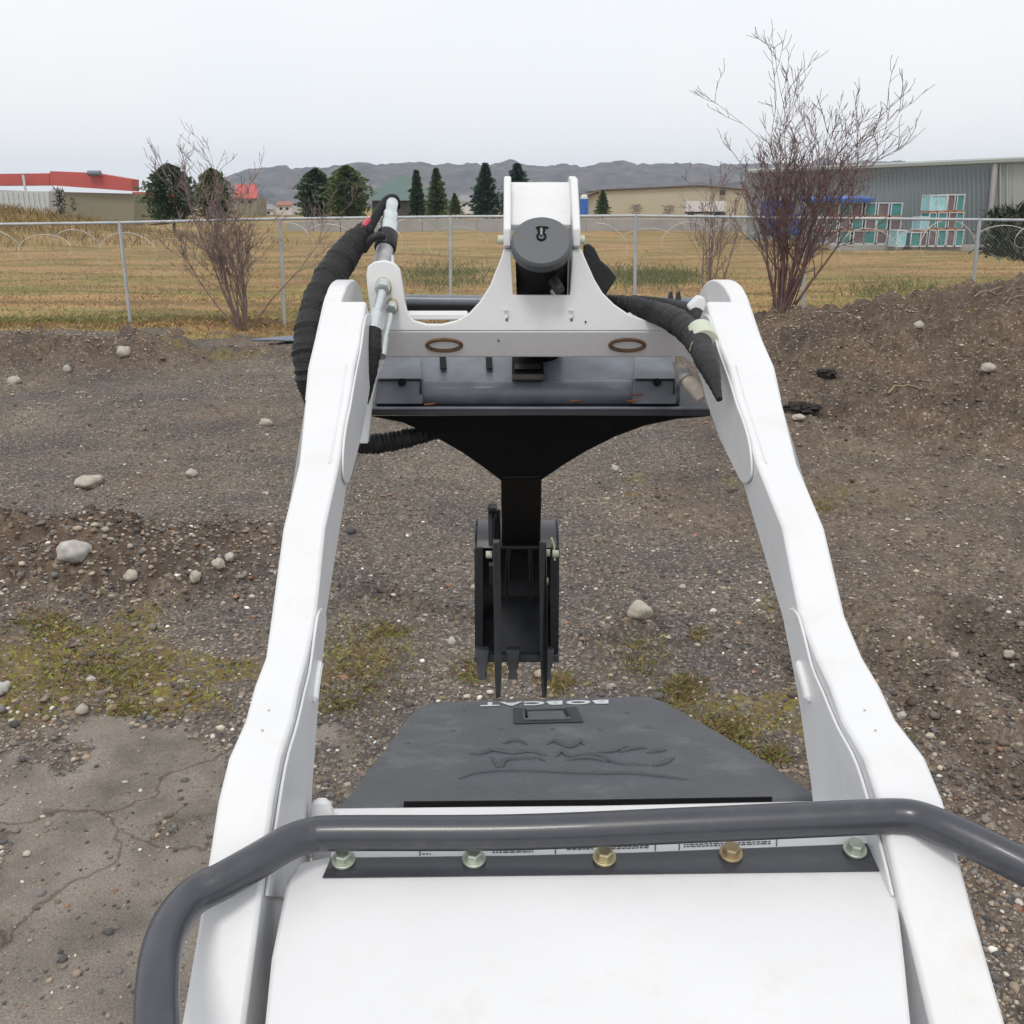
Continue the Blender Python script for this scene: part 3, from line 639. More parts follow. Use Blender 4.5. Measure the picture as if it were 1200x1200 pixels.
def hillmat(nm, a, b, c, s_):
    m = mat(nm, a, .95, var=.0); n = m.node_tree.nodes; l = m.node_tree.links.new; p = n['Principled BSDF']
    geo = n.new('ShaderNodeNewGeometry'); x = n.new('ShaderNodeTexNoise'); x.inputs['Scale'].default_value = s_; x.inputs['Detail'].default_value = 9; x.inputs['Roughness'].default_value = .7; l(geo.outputs['Position'], x.inputs['Vector'])
    r = n.new('ShaderNodeValToRGB'); l(x.outputs['Fac'], r.inputs[0]); e = r.color_ramp.elements; e.new(.5)
    for el, (q, cc) in zip(e, ((.36, a), (.5, b), (.64, c))): el.position = q; el.color = (*cc, 1)
    l(r.outputs[0], p.inputs['Base Color']); return m
hm1 = hillmat('wooded_hill', (.045, .055, .045), (.10, .085, .08), (.16, .13, .115), .035)
hm2 = hillmat('near_wooded_slope', (.035, .05, .03), (.085, .07, .06), (.14, .11, .09), .09)
hill(1300, [(-500, 236), (150, 234), (215, 226), (262, 214), (300, 203), (420, 196), (640, 197), (900, 194), (1700, 197)], hm1, 'hills', 3)
hill(520, [(-500, 239), (180, 238), (300, 238), (470, 237), (620, 228), (700, 222), (820, 214), (900, 212), (1300, 210), (1700, 214)], hm2, 'wooded_slope', 9, 120)

# ---------------------------------------------------------------- buildings
def slab(x0, x1, y0, y1, Y, depth=8, yr0=None, yr1=None):
    """upright block whose front is in the plane Y; top may slope (yr = top at the right)"""
    yr = y0 if yr0 is None else yr0
    a = D(x0, y1, Y); b = D(x1, y1, Y); c = D(x1, yr, Y); d = D(x0, y0, Y)
    return MB().prism([a, b, c, d], (0, depth, 0))
red = thing('red_and_olive_building', 'long red topped building with olive walls at far left', 'building', (D(80, 262, 100).x, 100, 0))
obj('wall', slab(-200, 157, 218, 268, 100, 3, 227), M['olive'], red)
mb = MB(); mb.prism([D(-200, 219, 99.7), D(58, 217, 99.7), D(58, 203, 99.7), D(-200, 206, 99.7)], (0, 2, 0)); obj('red_cladding', mb, M['red'], red)
mb = MB(); mb.prism([D(58.5, 217, 99.4), D(154, 224, 99.4), D(154, 210, 99.4), D(110, 202.5, 99.4), D(58.5, 200.5, 99.4)], (0, 2, 0)); obj('red_cladding', mb, M['red'], red)
obj('side_wing', slab(155, 172, 232, 262, 108, 10), M['olive'], red); obj('wing_cladding', slab(155, 170, 225, 232, 107.8, 10), M['red'], red)
obj('downpipe', MB().cyl(D(27, 205, 99.2), D(30, 224, 99.2), .12, 8), M['frame'], red)
mb = MB(); mb.tube([D(x, 203, 99)+Vector((0, 0, 0)) for x in (103, 118)], .25, 8); obj('sign', mb, M['tarpg'], red)
ct = thing('storage_container', 'pale grey storage container parked before the red building', 'container', (D(20, 250, 92).x, 92, 0))
obj('body', slab(-90, 57, 224, 262, 92, 3), M['container'], ct); mb = MB()
for k in range(24): mb.box(D(-86+6*k, 243, 91.95), (.18, .1, 2.6))
rb = obj('rib', mb, M['container'], ct); rb['kind'] = 'stuff'
wh = thing('tan_warehouse', 'long low tan metal warehouse right of the white tower', 'building', (D(790, 256, 150).x, 150, 0))
mb = MB(); mb.prism([D(702, 258, 150), D(905, 258, 150), D(905, 226, 150), D(822, 218.5, 150), D(702, 224, 150)], (0, 25, 0)); obj('wall', mb, M['tan'], wh)
mb = MB()
for a, b in (((700, 223.5), (822, 218)), ((822, 218), (907, 225.5))): mb.prism([D(*a, 149.6), D(*b, 149.6), D(b[0], b[1]-1.4, 149.6), D(a[0], a[1]-1.4, 149.6)], (0, 26, 0))
obj('roof', mb, M['roofb'], wh)
obj('side_wall', MB().prism([D(686, 256, 153), D(701.5, 256, 149.9), D(701.5, 224, 149.9), D(686, 231, 153)], (0, 5, 0)), M['tan'], wh)
obj('gable_edge', MB().tube([D(684, 232, 152.6), D(702, 223.5, 149.4)], .22, 6), M['roofb'], wh)
for k in range(2): obj('vent', MB().box(D(847+k*.1, 225.5+k, 149.3), (.7, .5, .7)), M['darkwall'], wh) if k == 0 else None
tr = thing('white_trailer', 'white box trailer parked before the tan warehouse', 'trailer', (D(826, 250, 140).x, 140, 0))
obj('body', slab(804, 851, 235.5, 248, 140, 3), M['hwhite'], tr); obj('chassis', slab(806, 849, 248.2, 250.5, 140.3, 2.4), M['dark'], tr)
for k in (810, 840, 846): obj('wheel', MB().cyl(D(k, 251.5, 139.8), D(k, 251.5, 140.6), .45, 14), M['rubber'], tr)
pt = thing('blue_toilet_cabin', 'narrow blue cabin with white dome beside the white tower', 'cabin', (D(685, 252, 125).x, 125, 0))
obj('body', slab(680, 689.5, 233, 252, 125, 1.1), M['blue'], pt); obj('roof', MB().tube([D(684.5, 233, 125.6), D(684.5, 230, 125.6), D(684.5, 228, 125.6)], [.5, .45, .2], 12), M['hwhite'], pt)
bn = thing('green_roofed_barn', 'dark barn with grey green roof behind the silver coupler', 'barn', (D(470, 250, 135).x, 135, 0))
obj('wall', slab(436, 500, 233, 254, 135, 12), M['darkwall'], bn)
mb = MB(); mb.prism([D(424, 235, 134.5), D(508, 235, 134.5), D(490, 214, 141), D(472, 207.5, 143), D(455, 214, 141)], (0, .5, .3)); obj('roof', mb, M['barn'], bn)
obj('window', slab(444, 450, 238, 244, 134.9, .2), M['window'], bn)
def house(name, label, px, Y, wpx, ywall, ybase, yroof, wallm, roofm, cat='house'):
    t = thing(name, label, cat, (D(px, ybase, Y).x, Y, 0)); a, b = px-wpx/2, px+wpx/2
    obj('wall', slab(a, b, ywall, ybase, Y, 7), wallm, t)
    c = [D(a-1.5, ywall+.5, Y-.3), D(b+1.5, ywall+.5, Y-.3), D(b-1, yroof, Y+4), D(a+1, yroof, Y+4)]
    obj('roof', MB().prism(c, (0, .3, .15)), roofm, t)
    for k in range(2): obj('window', slab(a+wpx*(.2+.4*k), a+wpx*(.38+.4*k), ywall+3, ywall+6, Y-.05, .2), M['window'], t)
house('red_roofed_house', 'red and cream house behind the bare left shrub', 288, 175, 26, 232, 253, 217, M['olive'], M['red'])
house('white_house', 'low white house between the left shrub and the conifers', 333, 185, 18, 240, 252, 237, M['hwhite'], M['hroof'])
house('grey_roofed_house', 'small pale house just left of the white one', 311, 190, 18, 245, 252, 240, M['hwhite'], M['groof'])
house('distant_white_house', 'small white house between two conifers left of the tower', 547, 210, 18, 236, 250, 229, M['hwhite'], M['groof'])
# low concrete wall across the field
wl = thing('concrete_barrier', 'long low pale concrete barrier across the far side of the field', 'wall', (D(640, 268, 80).x, 80, 0))
for i in range(19):
    x0 = 335+i*32; y0 = 256.5 if i > 3 else 259-.6*i; y1 = 271 if i < 16 else 276
    a = D(x0, y0, 80-.0*i); b = D(x0+31.6, y1, 80); mb = MB().box(((a.x+b.x)/2, 80.2+.05*(i % 2), (a.z+Hs(b.x, 80))/2-.2), (b.x-a.x, .35, a.z-Hs(b.x, 80)+.4)); obj('panel', mb, M['conc'], wl, bevel=.03)
# large grey building
gb = thing('grey_metal_building', 'tall grey blue metal sided building at upper right', 'building', (D(1080, 290, 50).x, 50, 0))
obj('wall', MB().prism([D(880, 286, 60), D(1165, 291, 50), D(1165, 189, 50), D(880, 202, 60)], (2, 10, 0)), M['gmetal'], gb)
obj('side_wall', MB().prism([D(1166, 291, 49.9), D(1500, 300, 44), D(1500, 175, 44), D(1166, 189, 49.9)], (2, 10, 0)), M['gmetal2'], gb)
mb = MB()
for k in range(62):
    t = k/61; p0 = D(882, 285, 59.9).lerp(D(1163, 290.5, 49.95), t); p1 = D(882, 202.5, 59.9).lerp(D(1163, 189.5, 49.95), t); mb.cyl(p0, p1, .03, 4)
r_ = obj('siding_rib', mb, M['gmetal'], gb); r_['kind'] = 'stuff'
mb = MB()
for k in range(26):
    p0 = D(1172+k*8, 290, 49.7-k*.11); p1 = D(1172+k*8, 189-k*.3, 49.7-k*.11); mb.cyl(p0, p1, .06, 4)
r_ = obj('siding_rib', mb, M['gmetal2'], gb); r_['kind'] = 'stuff'
obj('downpipe', MB().cyl(D(1157, 290, 49.8), D(1167, 190, 49.8), .14, 8), M['rodgrey'], gb)
obj('roof_edge', MB().tube([D(878, 201, 59.8), D(1166, 188.5, 49.7), D(1502, 174, 43.8)], .14, 6), M['gmetal2'], gb)
kb = MB(); kb.box(D(1070, 290, 46.5)-Vector((0, 0, .02)), (7.6, .35, .28)); tag(obj('concrete_curb', kb, M['conc'], bevel=.02), 'pale concrete curb below the crates at right', 'kerb')
# crates
def crate_stack(px, ybase, wpx, hpx, n, Y, cols, stack):
    rows = ['bottom', 'second', 'third', 'fourth']
    for k in range(n):
        y1 = ybase-k*hpx; c = D(px, y1, Y); w = wpx*Y/F; h = hpx*Y/F*.97
        c = c+Vector((random.uniform(-.05, .05), 0, 0)); w *= random.uniform(.93, 1.0); row = rows[k] if k < n-1 or n == 1 else 'top'
        cm, cn = cols[k % len(cols)]
        t = thing('crate', f'{cn} crate, {row} in {stack}' if n > 1 else f'{cn} crate, {stack}', 'crate', (c.x, Y, c.z), 'crates stacked beside the grey building')
        obj('panel', MB().box((c.x, Y, c.z+h*.52), (w*.80, .9, h*.84)), M[cm], t)
        mb = MB()
        for s_ in (-1, 1):
            for q in (-1, 1): mb.box((c.x+s_*w*.44, Y+q*.46, c.z+h*.5), (w*.09, .08, h*.96))
            mb.box((c.x, Y+s_*.46, c.z+h*.94), (w*.80, .07, h*.06)); mb.box((c.x+s_*w*.44, Y, c.z+h*.94), (w*.085, .86, h*.06))
        obj('frame', mb, M['frame'], t); mb = MB()
        obj('pallet', MB().box((c.x, Y, c.z+h*.05), (w*.98, 1.0, h*.09)), M['orange' if k else 'frame'], t)
CY, TE, PL = ('cyan', 'pale cyan'), ('teal', 'teal'), ('plum', 'grey brown')
for a in ((1051, 289, 11, 19.5, 1, 45.5, [CY], 'alone left of the low stack by the grey building'), (1067.5, 289, 13, 17, 1, 46, [TE], 'alone on the kerb, second from the left'),
          (1077, 289, 9.5, 17.5, 2, 46.6, [PL, CY], 'the two high stack'), (1087, 289, 9, 20, 3, 46.6, [PL, TE, CY], 'the tall stack with a cyan top'),
          (1097, 289, 11, 20, 3, 46.6, [TE, TE, CY], 'the middle tall stack'), (1108.5, 289, 9.5, 20.2, 3, 46.6, [PL, PL, PL], 'the tall stack right of the middle'),
          (1118, 289, 9.5, 20.2, 3, 46.6, [TE, TE, TE], 'the rightmost tall teal stack')): crate_stack(*a)
nm_ = ['leftmost', 'second', 'third', 'fourth', 'fifth', 'sixth', 'last']
for i in range(7):
    crate_stack(957+i*14.5, 286, 13.5, 16, 3, 48.5, [(TE, PL, TE), (PL, TE, PL)][i % 2], f'the {nm_[i]} column of the rear row under the blue tarp')
tag(obj('blue_tarp', MB().prism([D(948, 238, 47.6), D(1024, 237, 47.6), D(1024, 231.5, 47.6), D(948, 233, 47.6)], (0, 1.8, .1)), M['blue'], bevel=.04), 'long blue tarp covering the rear row of crates', 'tarp')
for i, (x, y0, y1) in enumerate(((901, 236, 272), (912, 234, 276), (927, 236, 254), (934, 250, 276), (921, 256, 277))):
    t = thing('blue_bin', ['leftmost blue bin behind the large shrub', 'tall blue bin second from left behind the shrub', 'raised blue bin behind the shrub stems', 'right lower blue bin behind the shrub', 'low blue bin between taller ones behind the shrub'][i], 'bin', (D(x, y1, 52+i*.4).x, 52+i*.4, 0), 'blue bins behind the large shrub')
    obj('body', slab(x-5, x+5, y0+2, max(y1, 276), 52+i*.4, .9), M['blue'], t, bevel=.05); obj('lid', slab(x-5.4, x+5.4, y0, y0+1.8, 51.95+i*.4, 1), M['blue'], t)

# ================================================================ compact loader
loader = thing('compact_loader', 'white compact loader seen from its operator stand, arms raised', 'loader', (.06, 1.0, 0))
ridge_px = [(1130, 1420), (1092, 1205), (1060, 1070), (1030, 938), (1013, 887), (987, 843), (973, 803), (957, 770), (937, 720), (917, 617), (887, 543), (863, 467), (853, 428), (838, 393), (828, 353)]
low_px = [(815, 423), (827, 470), (843, 517), (870, 567), (915, 720), (933, 787), (943, 830), (955, 923), (962, 1000), (975, 1080), (1002, 1210), (1035, 1420)]
XR = .36
prof_t = [(DX(a, b, XR).y, DX(a, b, XR).z) for a, b in ridge_px]; prof_b = [(DX(a, b, XR).y, DX(a, b, XR).z) for a, b in low_px]
pass
wid = [(.5, .066), (.83, .064), (.95, .062), (1.1, .0585), (1.24, .0555), (1.4, .060), (1.5, .068), (1.6, .076), (1.75, .081), (1.9, .077)]
XL = lambda Y: -.235-.034*(Y-.83)
DBL = [[(1050, 1050), (1034, 985), (1008, 897), (984, 850), (967, 810), (955, 782), (945, 744), (938, 721), (931, 713), (924, 716), (922, 730), (931, 775), (941, 830), (948, 880), (954, 918), (961, 990), (970, 1050)],
       [(866, 475), (855, 440), (843, 407), (833, 372), (824, 372), (819, 400), (819, 424), (831, 470), (847, 515), (861, 545), (871, 564), (878, 566), (883, 556), (882, 530), (876, 502)]]
DBL = [[(DX(a, b, XR).y, DX(a, b, XR).z) for a, b in q] for q in DBL]
def arm(side):
    fx = (lambda Y: XR) if side > 0 else XL
    T = .034                                            # thickness of the outer side plate
    lin = lambda q, y: float(np.interp(y, [a for a, b in q], [b for a, b in q]))-(.010*float(1-sstep(1.06, 1.17, y)) if side < 0 else .005*math.exp(-((y-1.02)/.09)**2))
    top = prof_t[:-1]+[prof_t[-1]]; poly = top+[(1.90, 1.80), (1.95, 1.755)]+prof_b; nt_ = len(top)
    wt = [lin(wid, y) for y, z in top]+[.07, .07]+[lin(wid, y-.13)-.032 for y, z in prof_b]
    ins = [Vector((fx(y), y, z)) for y, z in poly]; outs = [Vector((fx(y)+side*w, y, z)) for (y, z), w in zip(poly, wt)]; n = len(poly)
    mb = MB().add(ins+outs, [tuple(range(n)), tuple(range(2*n-1, n-1, -1))]+[(i, i+n, (i+1) % n+n, (i+1) % n) for i in range(n)])
    o = obj('loader_arm', mb, M['white'], loader, bevel=.0045, angle=50)
    ear = [(p.x, p.y) for p in spline([(y, z, 0) for y, z in ((1.862, 1.840), (1.90, 1.851), (1.96, 1.857), (2.03, 1.855), (2.10, 1.841), (2.16, 1.812), (2.195, 1.765), (2.19, 1.70), (2.12, 1.645), (2.02, 1.63), (1.95, 1.66))], 4)]
    up_ = [(y, z-.003) for y, z in prof_t if y > 1.5]; dn_ = [(y, z+.003) for y, z in prof_b if y > 1.5]
    poly = up_+ear+dn_; wt = [lin(wid, y)+.0012 for y, z in up_]+[.0765]*len(ear)+[lin(wid, y-.13)-.028 for y, z in dn_]
    n = len(poly); ins = [Vector((fx(y)+side*(w-T), y, z)) for (y, z), w in zip(poly, wt)]; outs = [p+Vector((side*T, 0, 0)) for p in ins]
    obj('end_plate', MB().add(ins+outs, [tuple(range(n)), tuple(range(2*n-1, n-1, -1))]+[(i, i+n, (i+1) % n+n, (i+1) % n) for i in range(n)]), M['white'], o, bevel=.003, angle=40)
    for q in DBL:
        P = spline([Vector((0, y, z)) for y, z in q]+[Vector((0, *q[0]))], 4)[:-1]
        P = [Vector((fx(v.y)-side*.0005, v.y, v.z)) for v in P]
        obj('doubler_plate', MB().prism(P, (-side*.0035, 0, 0)), M['white'], o, bevel=.0015)
    q = [DX(a, b, XR) for a, b in ((941, 775), (946, 790), (951, 808), (954, 822))]
    obj('oval_boss', MB().tube([Vector((fx(v.y)-side*.006, v.y, v.z)) for v in spline(q, 4)], [.002]+[.0055]*11+[.002], 8), M['white'], o)
    P = [Vector((fx(y)+side*.014, y, z+.0002)) for y, z in prof_t[10:13]]; obj('weld_bead', MB().tube(spline(P, 5), .0018, 6), M['white'], o)
    for y_ in (.93, .965):
        z_ = float(np.interp(y_, [p[0] for p in prof_t], [p[1] for p in prof_t])); c = Vector((fx(y_)+side*.028, y_, z_+.0005)); obj('rust_fleck', MB().cyl(c, c+Vector((0, 0, .0008)), .0013, 8), M['beige'], o)
    return o
armR = arm(1); armL = arm(-1)

# crossmember plate
def yp(y): return 2.01-.00012*(y-388) if y < 388 else 2.01+.0009*(y-388)
def CM(px, py, dy=0): return D(px, py, yp(py)+dy)
def ease(p, q, n, bulge): return []
up = [(437, 388), (431, 345), (429, 322), (431, 312), (438, 307), (450, 305), (461, 308), (468, 315), (471, 330), (474, 352), (477, 366), (485, 376), (500, 380), (518, 380), (535, 376), (550, 367), (562, 354), (574, 335), (582, 315), (588, 300), (590, 292),
      (599, 292), (601, 346), (668, 346), (671, 292), (681, 292), (688, 308), (697, 328), (706, 343), (720, 357), (736, 368), (758, 376), (785, 385), (806, 396), (820, 410)]
foldL, foldR = (437, 388), (812, 388)
P = [CM(a, b) for a, b in up]
mb = MB(); n = len(P)
front = P+[CM(826, 430), CM(800, 418.5), CM(440, 418.5)]
# upper and lower faces as one folded plate
A = [CM(a, b) for a, b in up[:-2]]+[CM(790, 388)]
cross = obj('crossmember', MB().prism(A, (0, .016, 0)), M['greyp'], loader, bevel=.003)
lower = [(437, 388.1), (790, 388.1), (806, 397), (820, 411), (828, 440), (812, 428), (800, 418.5), (441, 418.5)]
obj('lower_flange', MB().prism([CM(a, b) for a, b in lower], (0, .016, .0)), M['greyp'], cross, bevel=.003)
obj('rear_shelf', MB().prism([CM(476, 368, .018), CM(548, 368, .018), CM(548, 364, .06), CM(476, 364, .06)], (0, 0, -.012)), M['white'], cross, bevel=.002)
obj('rear_shelf', MB().prism([CM(736, 366, .018), CM(800, 385, .018), CM(800, 380, .075), CM(736, 360, .075)], (0, 0, -.012)), M['white'], cross, bevel=.002)
for x in (520.5, 735):
    c = CM(x, 404.5, -.002); nrm = Vector((0, -1, -.45)).normalized(); u = Vector((1, 0, 0)); v = nrm.cross(u); ring = [CM(x+20*math.cos(R(a)), 404.5+6.5*math.sin(R(a)), -.002) for a in range(0, 361, 12)]
    obj('tube_end_ring', MB().tube(ring, .0042, 6, cap=False), M['rust'], cross)
    obj('tube_end', MB().prism([CM(x+18*math.cos(R(a)), 404.5+5*math.sin(R(a)), -.0012) for a in range(0, 360, 15)], (0, .003, 0)), M['greyp'], cross)
for x, y in ((594, 368), (670, 368)):
    c = CM(x, y, -.003); obj('weld_mark', MB().tube([c+Vector((-.006, 0, .008)), c+Vector((.002, 0, .008)), c+Vector((.003, 0, -.004)), c+Vector((-.003, 0, -.008))], .0016, 6), M['greyp'], cross)
    obj('rust_spot', MB().tube([c+Vector((-.002, .002, -.012)), c+Vector((.002, .002, -.012))], .0025, 6), M['rust'], cross)
for x, y in ((584, 398), (686, 376)): c = CM(x, y, -.001); obj('rust_spot', MB().tube([c, c+Vector((.001, 0, -.004))], .0018, 6), M['rust'], cross)
# tower: two side plates and the sloping cover
TY0, TY1 = 1.995, 2.19
tower = obj('tower', MB().prism([D(598, 263, 2.07), D(669, 263, 2.07), D(669, 213, 2.19), D(598, 213, 2.19)], (0, .004, -.012)), M['white'], loader, bevel=.002)
for x, s_ in ((594.5, 1), (675.5, -1)):
    pts = [D(x, 346, 2.03), D(x, 293, 2.03), D(x, 289, 2.014), D(x, 268, 2.016), D(x, 209, 2.13), D(x, 206.5, 2.2), D(x, 214, 2.28), D(x, 300, 2.24), D(x, 346, 2.16)]
    X0 = D(x, 289, 2.014).x; pts = [Vector((X0, p.y, p.z)) for p in pts]
    obj('side_plate', MB().prism([p-Vector((.0075, 0, 0)) for p in pts], (.015, 0, 0)), M['white'], tower, bevel=.003)
    c = Vector((X0, 2.06, D(x, 281, 2.06).z)); obj('pivot_pin', MB().cyl(c-Vector((s_*.008, 0, 0)), c-Vector((s_*.019, 0, 0)), .009, 14), M['cream'], tower)
# tilt cylinder
cc = D(634.5, 282.5, 1.985); vd = (Vector((0, 0, CZ))-cc).normalized(); upv = Vector((0, 0, 1)); upv = (upv-vd*upv.dot(vd)).normalized()
ax = (vd*math.cos(R(38))+upv*math.sin(R(38))).normalized(); rt = ax.cross(Vector((1, 0, 0))).normalized()
cyl_ = obj('tilt_cylinder', MB().tube([cc-ax*.012, cc-ax*.38], [.052, .052], 32), M['black'], loader, bevel=.003)
obj('end_cap', MB().tube([cc-ax*.02, cc-ax*.002, cc+ax*.003], [.0595, .0595, .055], 40), mat('cap_grey', (.075, .083, .092), .5, var=.08, vs_=30), cyl_)
vv_ = rt if rt.z > 0 else -rt
ux = Vector((1, 0, 0)); m0 = cc+ax*.004+vv_*.012
for a, b, r in ((-.0, .012, .006), (.0, -.004, .008)):
    ring = [m0+ux*(a+r*math.cos(R(t)))+vv_*(b+r*1.1*math.sin(R(t))) for t in range(0, 361, 24)]; obj('cap_mark', MB().tube(ring, .0022, 5, cap=False), M['black'], cyl_)
obj('cap_mark', MB().tube([m0+ux*-.010+vv_*.016, m0+ux*-.003+vv_*.019], .0026, 5), M['black'], cyl_); obj('cap_mark', MB().tube([m0+ux*.004+vv_*.018, m0+ux*.014+vv_*.017], .0026, 5), M['black'], cyl_)
obj('cap_mark', MB().tube([m0+vv_*.014+ax*.001, m0-vv_*.002+ax*.001], .003, 6), M['lens'], cyl_)
obj('port_fitting', MB().tube([D(643, 321, 2.02), D(649, 329, 2.0), D(656, 341, 1.985)], [.010, .012, .011], 12), M['dark'], cyl_)
obj('hose_end', MB().tube([D(643, 334, 2.03), D(650, 346, 2.03)], .005, 8), M['beige'], cyl_)
obj('mount_block', MB().box(D(635, 330, 2.12), (.105, .06, .10)), M['black'], cyl_)
# rubber flap
fl = [(684, 288), (690, 285), (697, 291), (704, 305), (714, 314), (723, 325), (709, 347), (700, 339), (690, 322), (685, 305)]
obj('rubber_flap', MB().prism([D(a, b, 2.06) for a, b in fl], (.0, .03, 0)), M['dark'], loader, bevel=.003)

def corr(pts, r, amp=.06, per=3, n=10):
    P = spline(pts, n); N = len(P)-1; rr = []
    for i in range(len(P)):
        b = float(np.interp(i/N, np.linspace(0, 1, len(r)), r)); rr.append(b*(1+amp*math.sin(i/per*2*math.pi)+amp*.6*math.sin(i*.77)))
    return P, rr
P, rr = corr([W(431, 268, 2.06), W(414, 286, 2.04), W(392, 318, 2.0), W(374, 358, 1.96), W(365, 405, 1.92), W(368, 448, 1.92), W(385, 485, 2.0), W(405, 505, 2.12)], [.018, .027, .033, .035, .036, .033, .03, .03], .06, 2.4, 12)
obj('hose_sleeve', MB().tube(P, rr, 16), M['sleeve'], loader)
P, rr = corr([W(431, 272, 2.06), W(440, 255, 2.12), W(448, 242, 2.18), W(455, 235, 2.22), W(462, 234, 2.25), W(465, 242, 2.28)], [.010, .010, .0105, .012, .012, .009], .01)
hz = obj('hose', MB().tube(P, rr, 12), M['black'], loader)
obj('tape', MB().tube([W(424, 268, 2.042), W(433, 256, 2.042)], [.006, .006], 8), M['pink'], hz)
P, rr = corr([W(424, 292, 2.05), W(434, 281, 2.04), W(442, 277, 2.04), W(449, 277, 2.05)], [.012, .009, .009, .009], .01); obj('hose', MB().tube(P, rr, 12), M['dark'], loader)
# quick coupler and fittings on the left ear
def chain(name, pts, m, parent, seg=18): return obj(name, MB().tube([p for p, r in pts], [r for p, r in pts], seg), m, parent, bevel=.001)
_ct, _cb = W(460, 236, 2.17), W(445.5, 326, 2.035)
ca = lambda t, r: (_ct.lerp(_cb, t), r)
cpl = chain('coupler', [ca(0, .011), ca(.02, .013), ca(.17, .013), ca(.175, .0165), ca(.30, .0165), ca(.305, .0195), ca(.45, .0205)], M['zinc'], loader)
chain('collar', [ca(.44, .021), ca(.455, .0235), ca(.62, .0235), ca(.64, .021)], M['dark'], cpl)
chain('body', [ca(.63, .0185), ca(1, .0185)], M['rodgrey'], cpl)
chain('release_rod', [(W(459, 300, 2.06), .0045), (W(461, 320, 2.04), .0045)], M['zinc'], cpl, 8)
def hexn(c, d, r, h): return MB().tube([c, c+d*h], [r, r], 6)
ft = chain('fitting', [(W(450, 330, 1.985), .0165), (W(449, 339, 1.965), .0165)], M['brass'], loader, 20)
obj('nut', hexn(W(449.5, 333, 1.965), (W(447, 345, 1.93)-W(449.5, 333, 1.965)).normalized(), .0145, .026), M['zinc'], ft)
chain('rod', [(W(447.5, 343, 1.94), .0085), (W(441, 366, 1.88), .0085), (W(440.5, 367, 1.88), .013), (W(437, 388, 1.84), .0135)], M['zinc'], ft)
ft2 = chain('fitting', [(W(460, 355, 1.985), .0125), (W(459, 362, 1.97), .0125)], M['brass'], loader, 20)
obj('nut', hexn(W(459, 358, 1.965), (W(457, 370, 1.93)-W(459, 358, 1.965)).normalized(), .011, .02), M['zinc'], ft2)
chain('rod', [(W(457, 369, 1.94), .006), (W(451, 395, 1.88), .006), (W(450.5, 396, 1.88), .008), (W(448, 418, 1.84), .008)], M['zinc'], ft2)
P, rr = corr([W(437, 386, 1.84), W(434, 410, 1.83), W(430, 440, 1.83), W(426, 472, 1.85)], [.016, .021, .018, .010], .03); obj('hose_sleeve', MB().tube(P, rr, 14), M['sleeve'], loader)
# bracket plate below the left ear
brk = [(446, 415), (443, 424), (439, 432), (434, 445), (432, 455), (428, 462), (424, 470), (420, 520), (431, 520), (436, 468), (441, 445), (447, 430), (452, 418)]
obj('hose_guide', MB().prism([W(a, b, 1.9) for a, b in brk], (0, .02, 0)), M['white'], loader, bevel=.002)
# right sleeve, clamp and wrapped part
P, rr = corr([W(708, 352, 2.06), W(735, 357, 2.02), W(768, 366, 1.98), W(793, 377, 1.87), W(815, 397, 1.76), W(830, 428, 1.63), W(843, 468, 1.575)], [.012, .018, .022, .0245, .023, .018, .005], .05, 2.6, 14)
obj('hose_sleeve', MB().tube(P, rr, 16), M['sleeve'], loader)
P, rr = corr([W(740, 352, 2.16), W(780, 357, 2.12), W(812, 366, 2.02), W(826, 388, 1.95)], [.012, .014, .016, .016], .03, 2.2); obj('hose_sleeve', MB().tube(P, rr, 12), M['sleeve'], loader)
a, b = W(820, 389, 1.77), W(826, 402, 1.725); cl = obj('hose_clamp', MB().tube([a, b], [.0255, .0255], 20), M['cream'], loader, bevel=.002)
obj('clamp_bolt', MB().cyl(W(815, 402, 1.70), W(812, 412, 1.70), .007, 8), M['brass'], cl)
obj('clamp_strap', MB().tube([W(810, 403, 1.80), W(815, 424, 1.78)], .005, 6), M['brass'], cl)
bt = obj('wrapped_joint', MB().tube([W(792, 425, 2.12), W(800, 440, 2.1), W(812, 452, 2.06), W(822, 468, 2.05)], [.007, .014, .018, .012], 16), M['beige'], loader)
obj('collar', MB().tube([W(800, 436, 2.09), W(805, 446, 2.075)], [.0165, .0175], 16), M['rodgrey'], bt)
obj('arm_link', MB().prism([W(a, b, 2.0) for a, b in ((806, 360), (818, 347), (826, 348), (830, 362), (832, 385), (822, 385), (812, 368))], (0, .03, 0)), M['white'], loader, bevel=.004)

# hood ------------------------------------------------
HZ = lambda py: float(np.interp(py, [815, 945], [1.80, 1.23]))
def on_plane(px, py, p0, nn):
    d = W(px, py, 1)-W(px, py, 0)*1.0; o_ = Vector((0, 0, CZ)); return o_+d*((p0-o_).dot(nn)/d.dot(nn))
_h0, _h1 = W(640, 818, 1.80), W(680, 942, 1.23); _hn = (_h1-_h0).cross(Vector((1, 0, -.012))).normalized()
_hn = _hn if _hn.z > 0 else -_hn
def HD(px, py, up_=0): return on_plane(px, py, _h0, _hn)+_hn*up_
hp = [(394, 946), (420, 915), (450, 876), (470, 849), (484, 832), (500, 823), (560, 820.5), (640, 818), (760, 815), (778, 821), (800, 833), (850, 861), (905, 895), (960, 931), (900, 936), (700, 940), (473, 941), (473, 946)]
P = [HD(a, b) for a, b in hp]
hood = obj('hood', MB().prism(P, (0, 0, -.05)), M['hood'], loader, bevel=.008)
low = [Vector((p.x*.97+.002, p.y-.0 if p.y < 1.2 else p.y-.03, .45)) for p in P[1:14]]
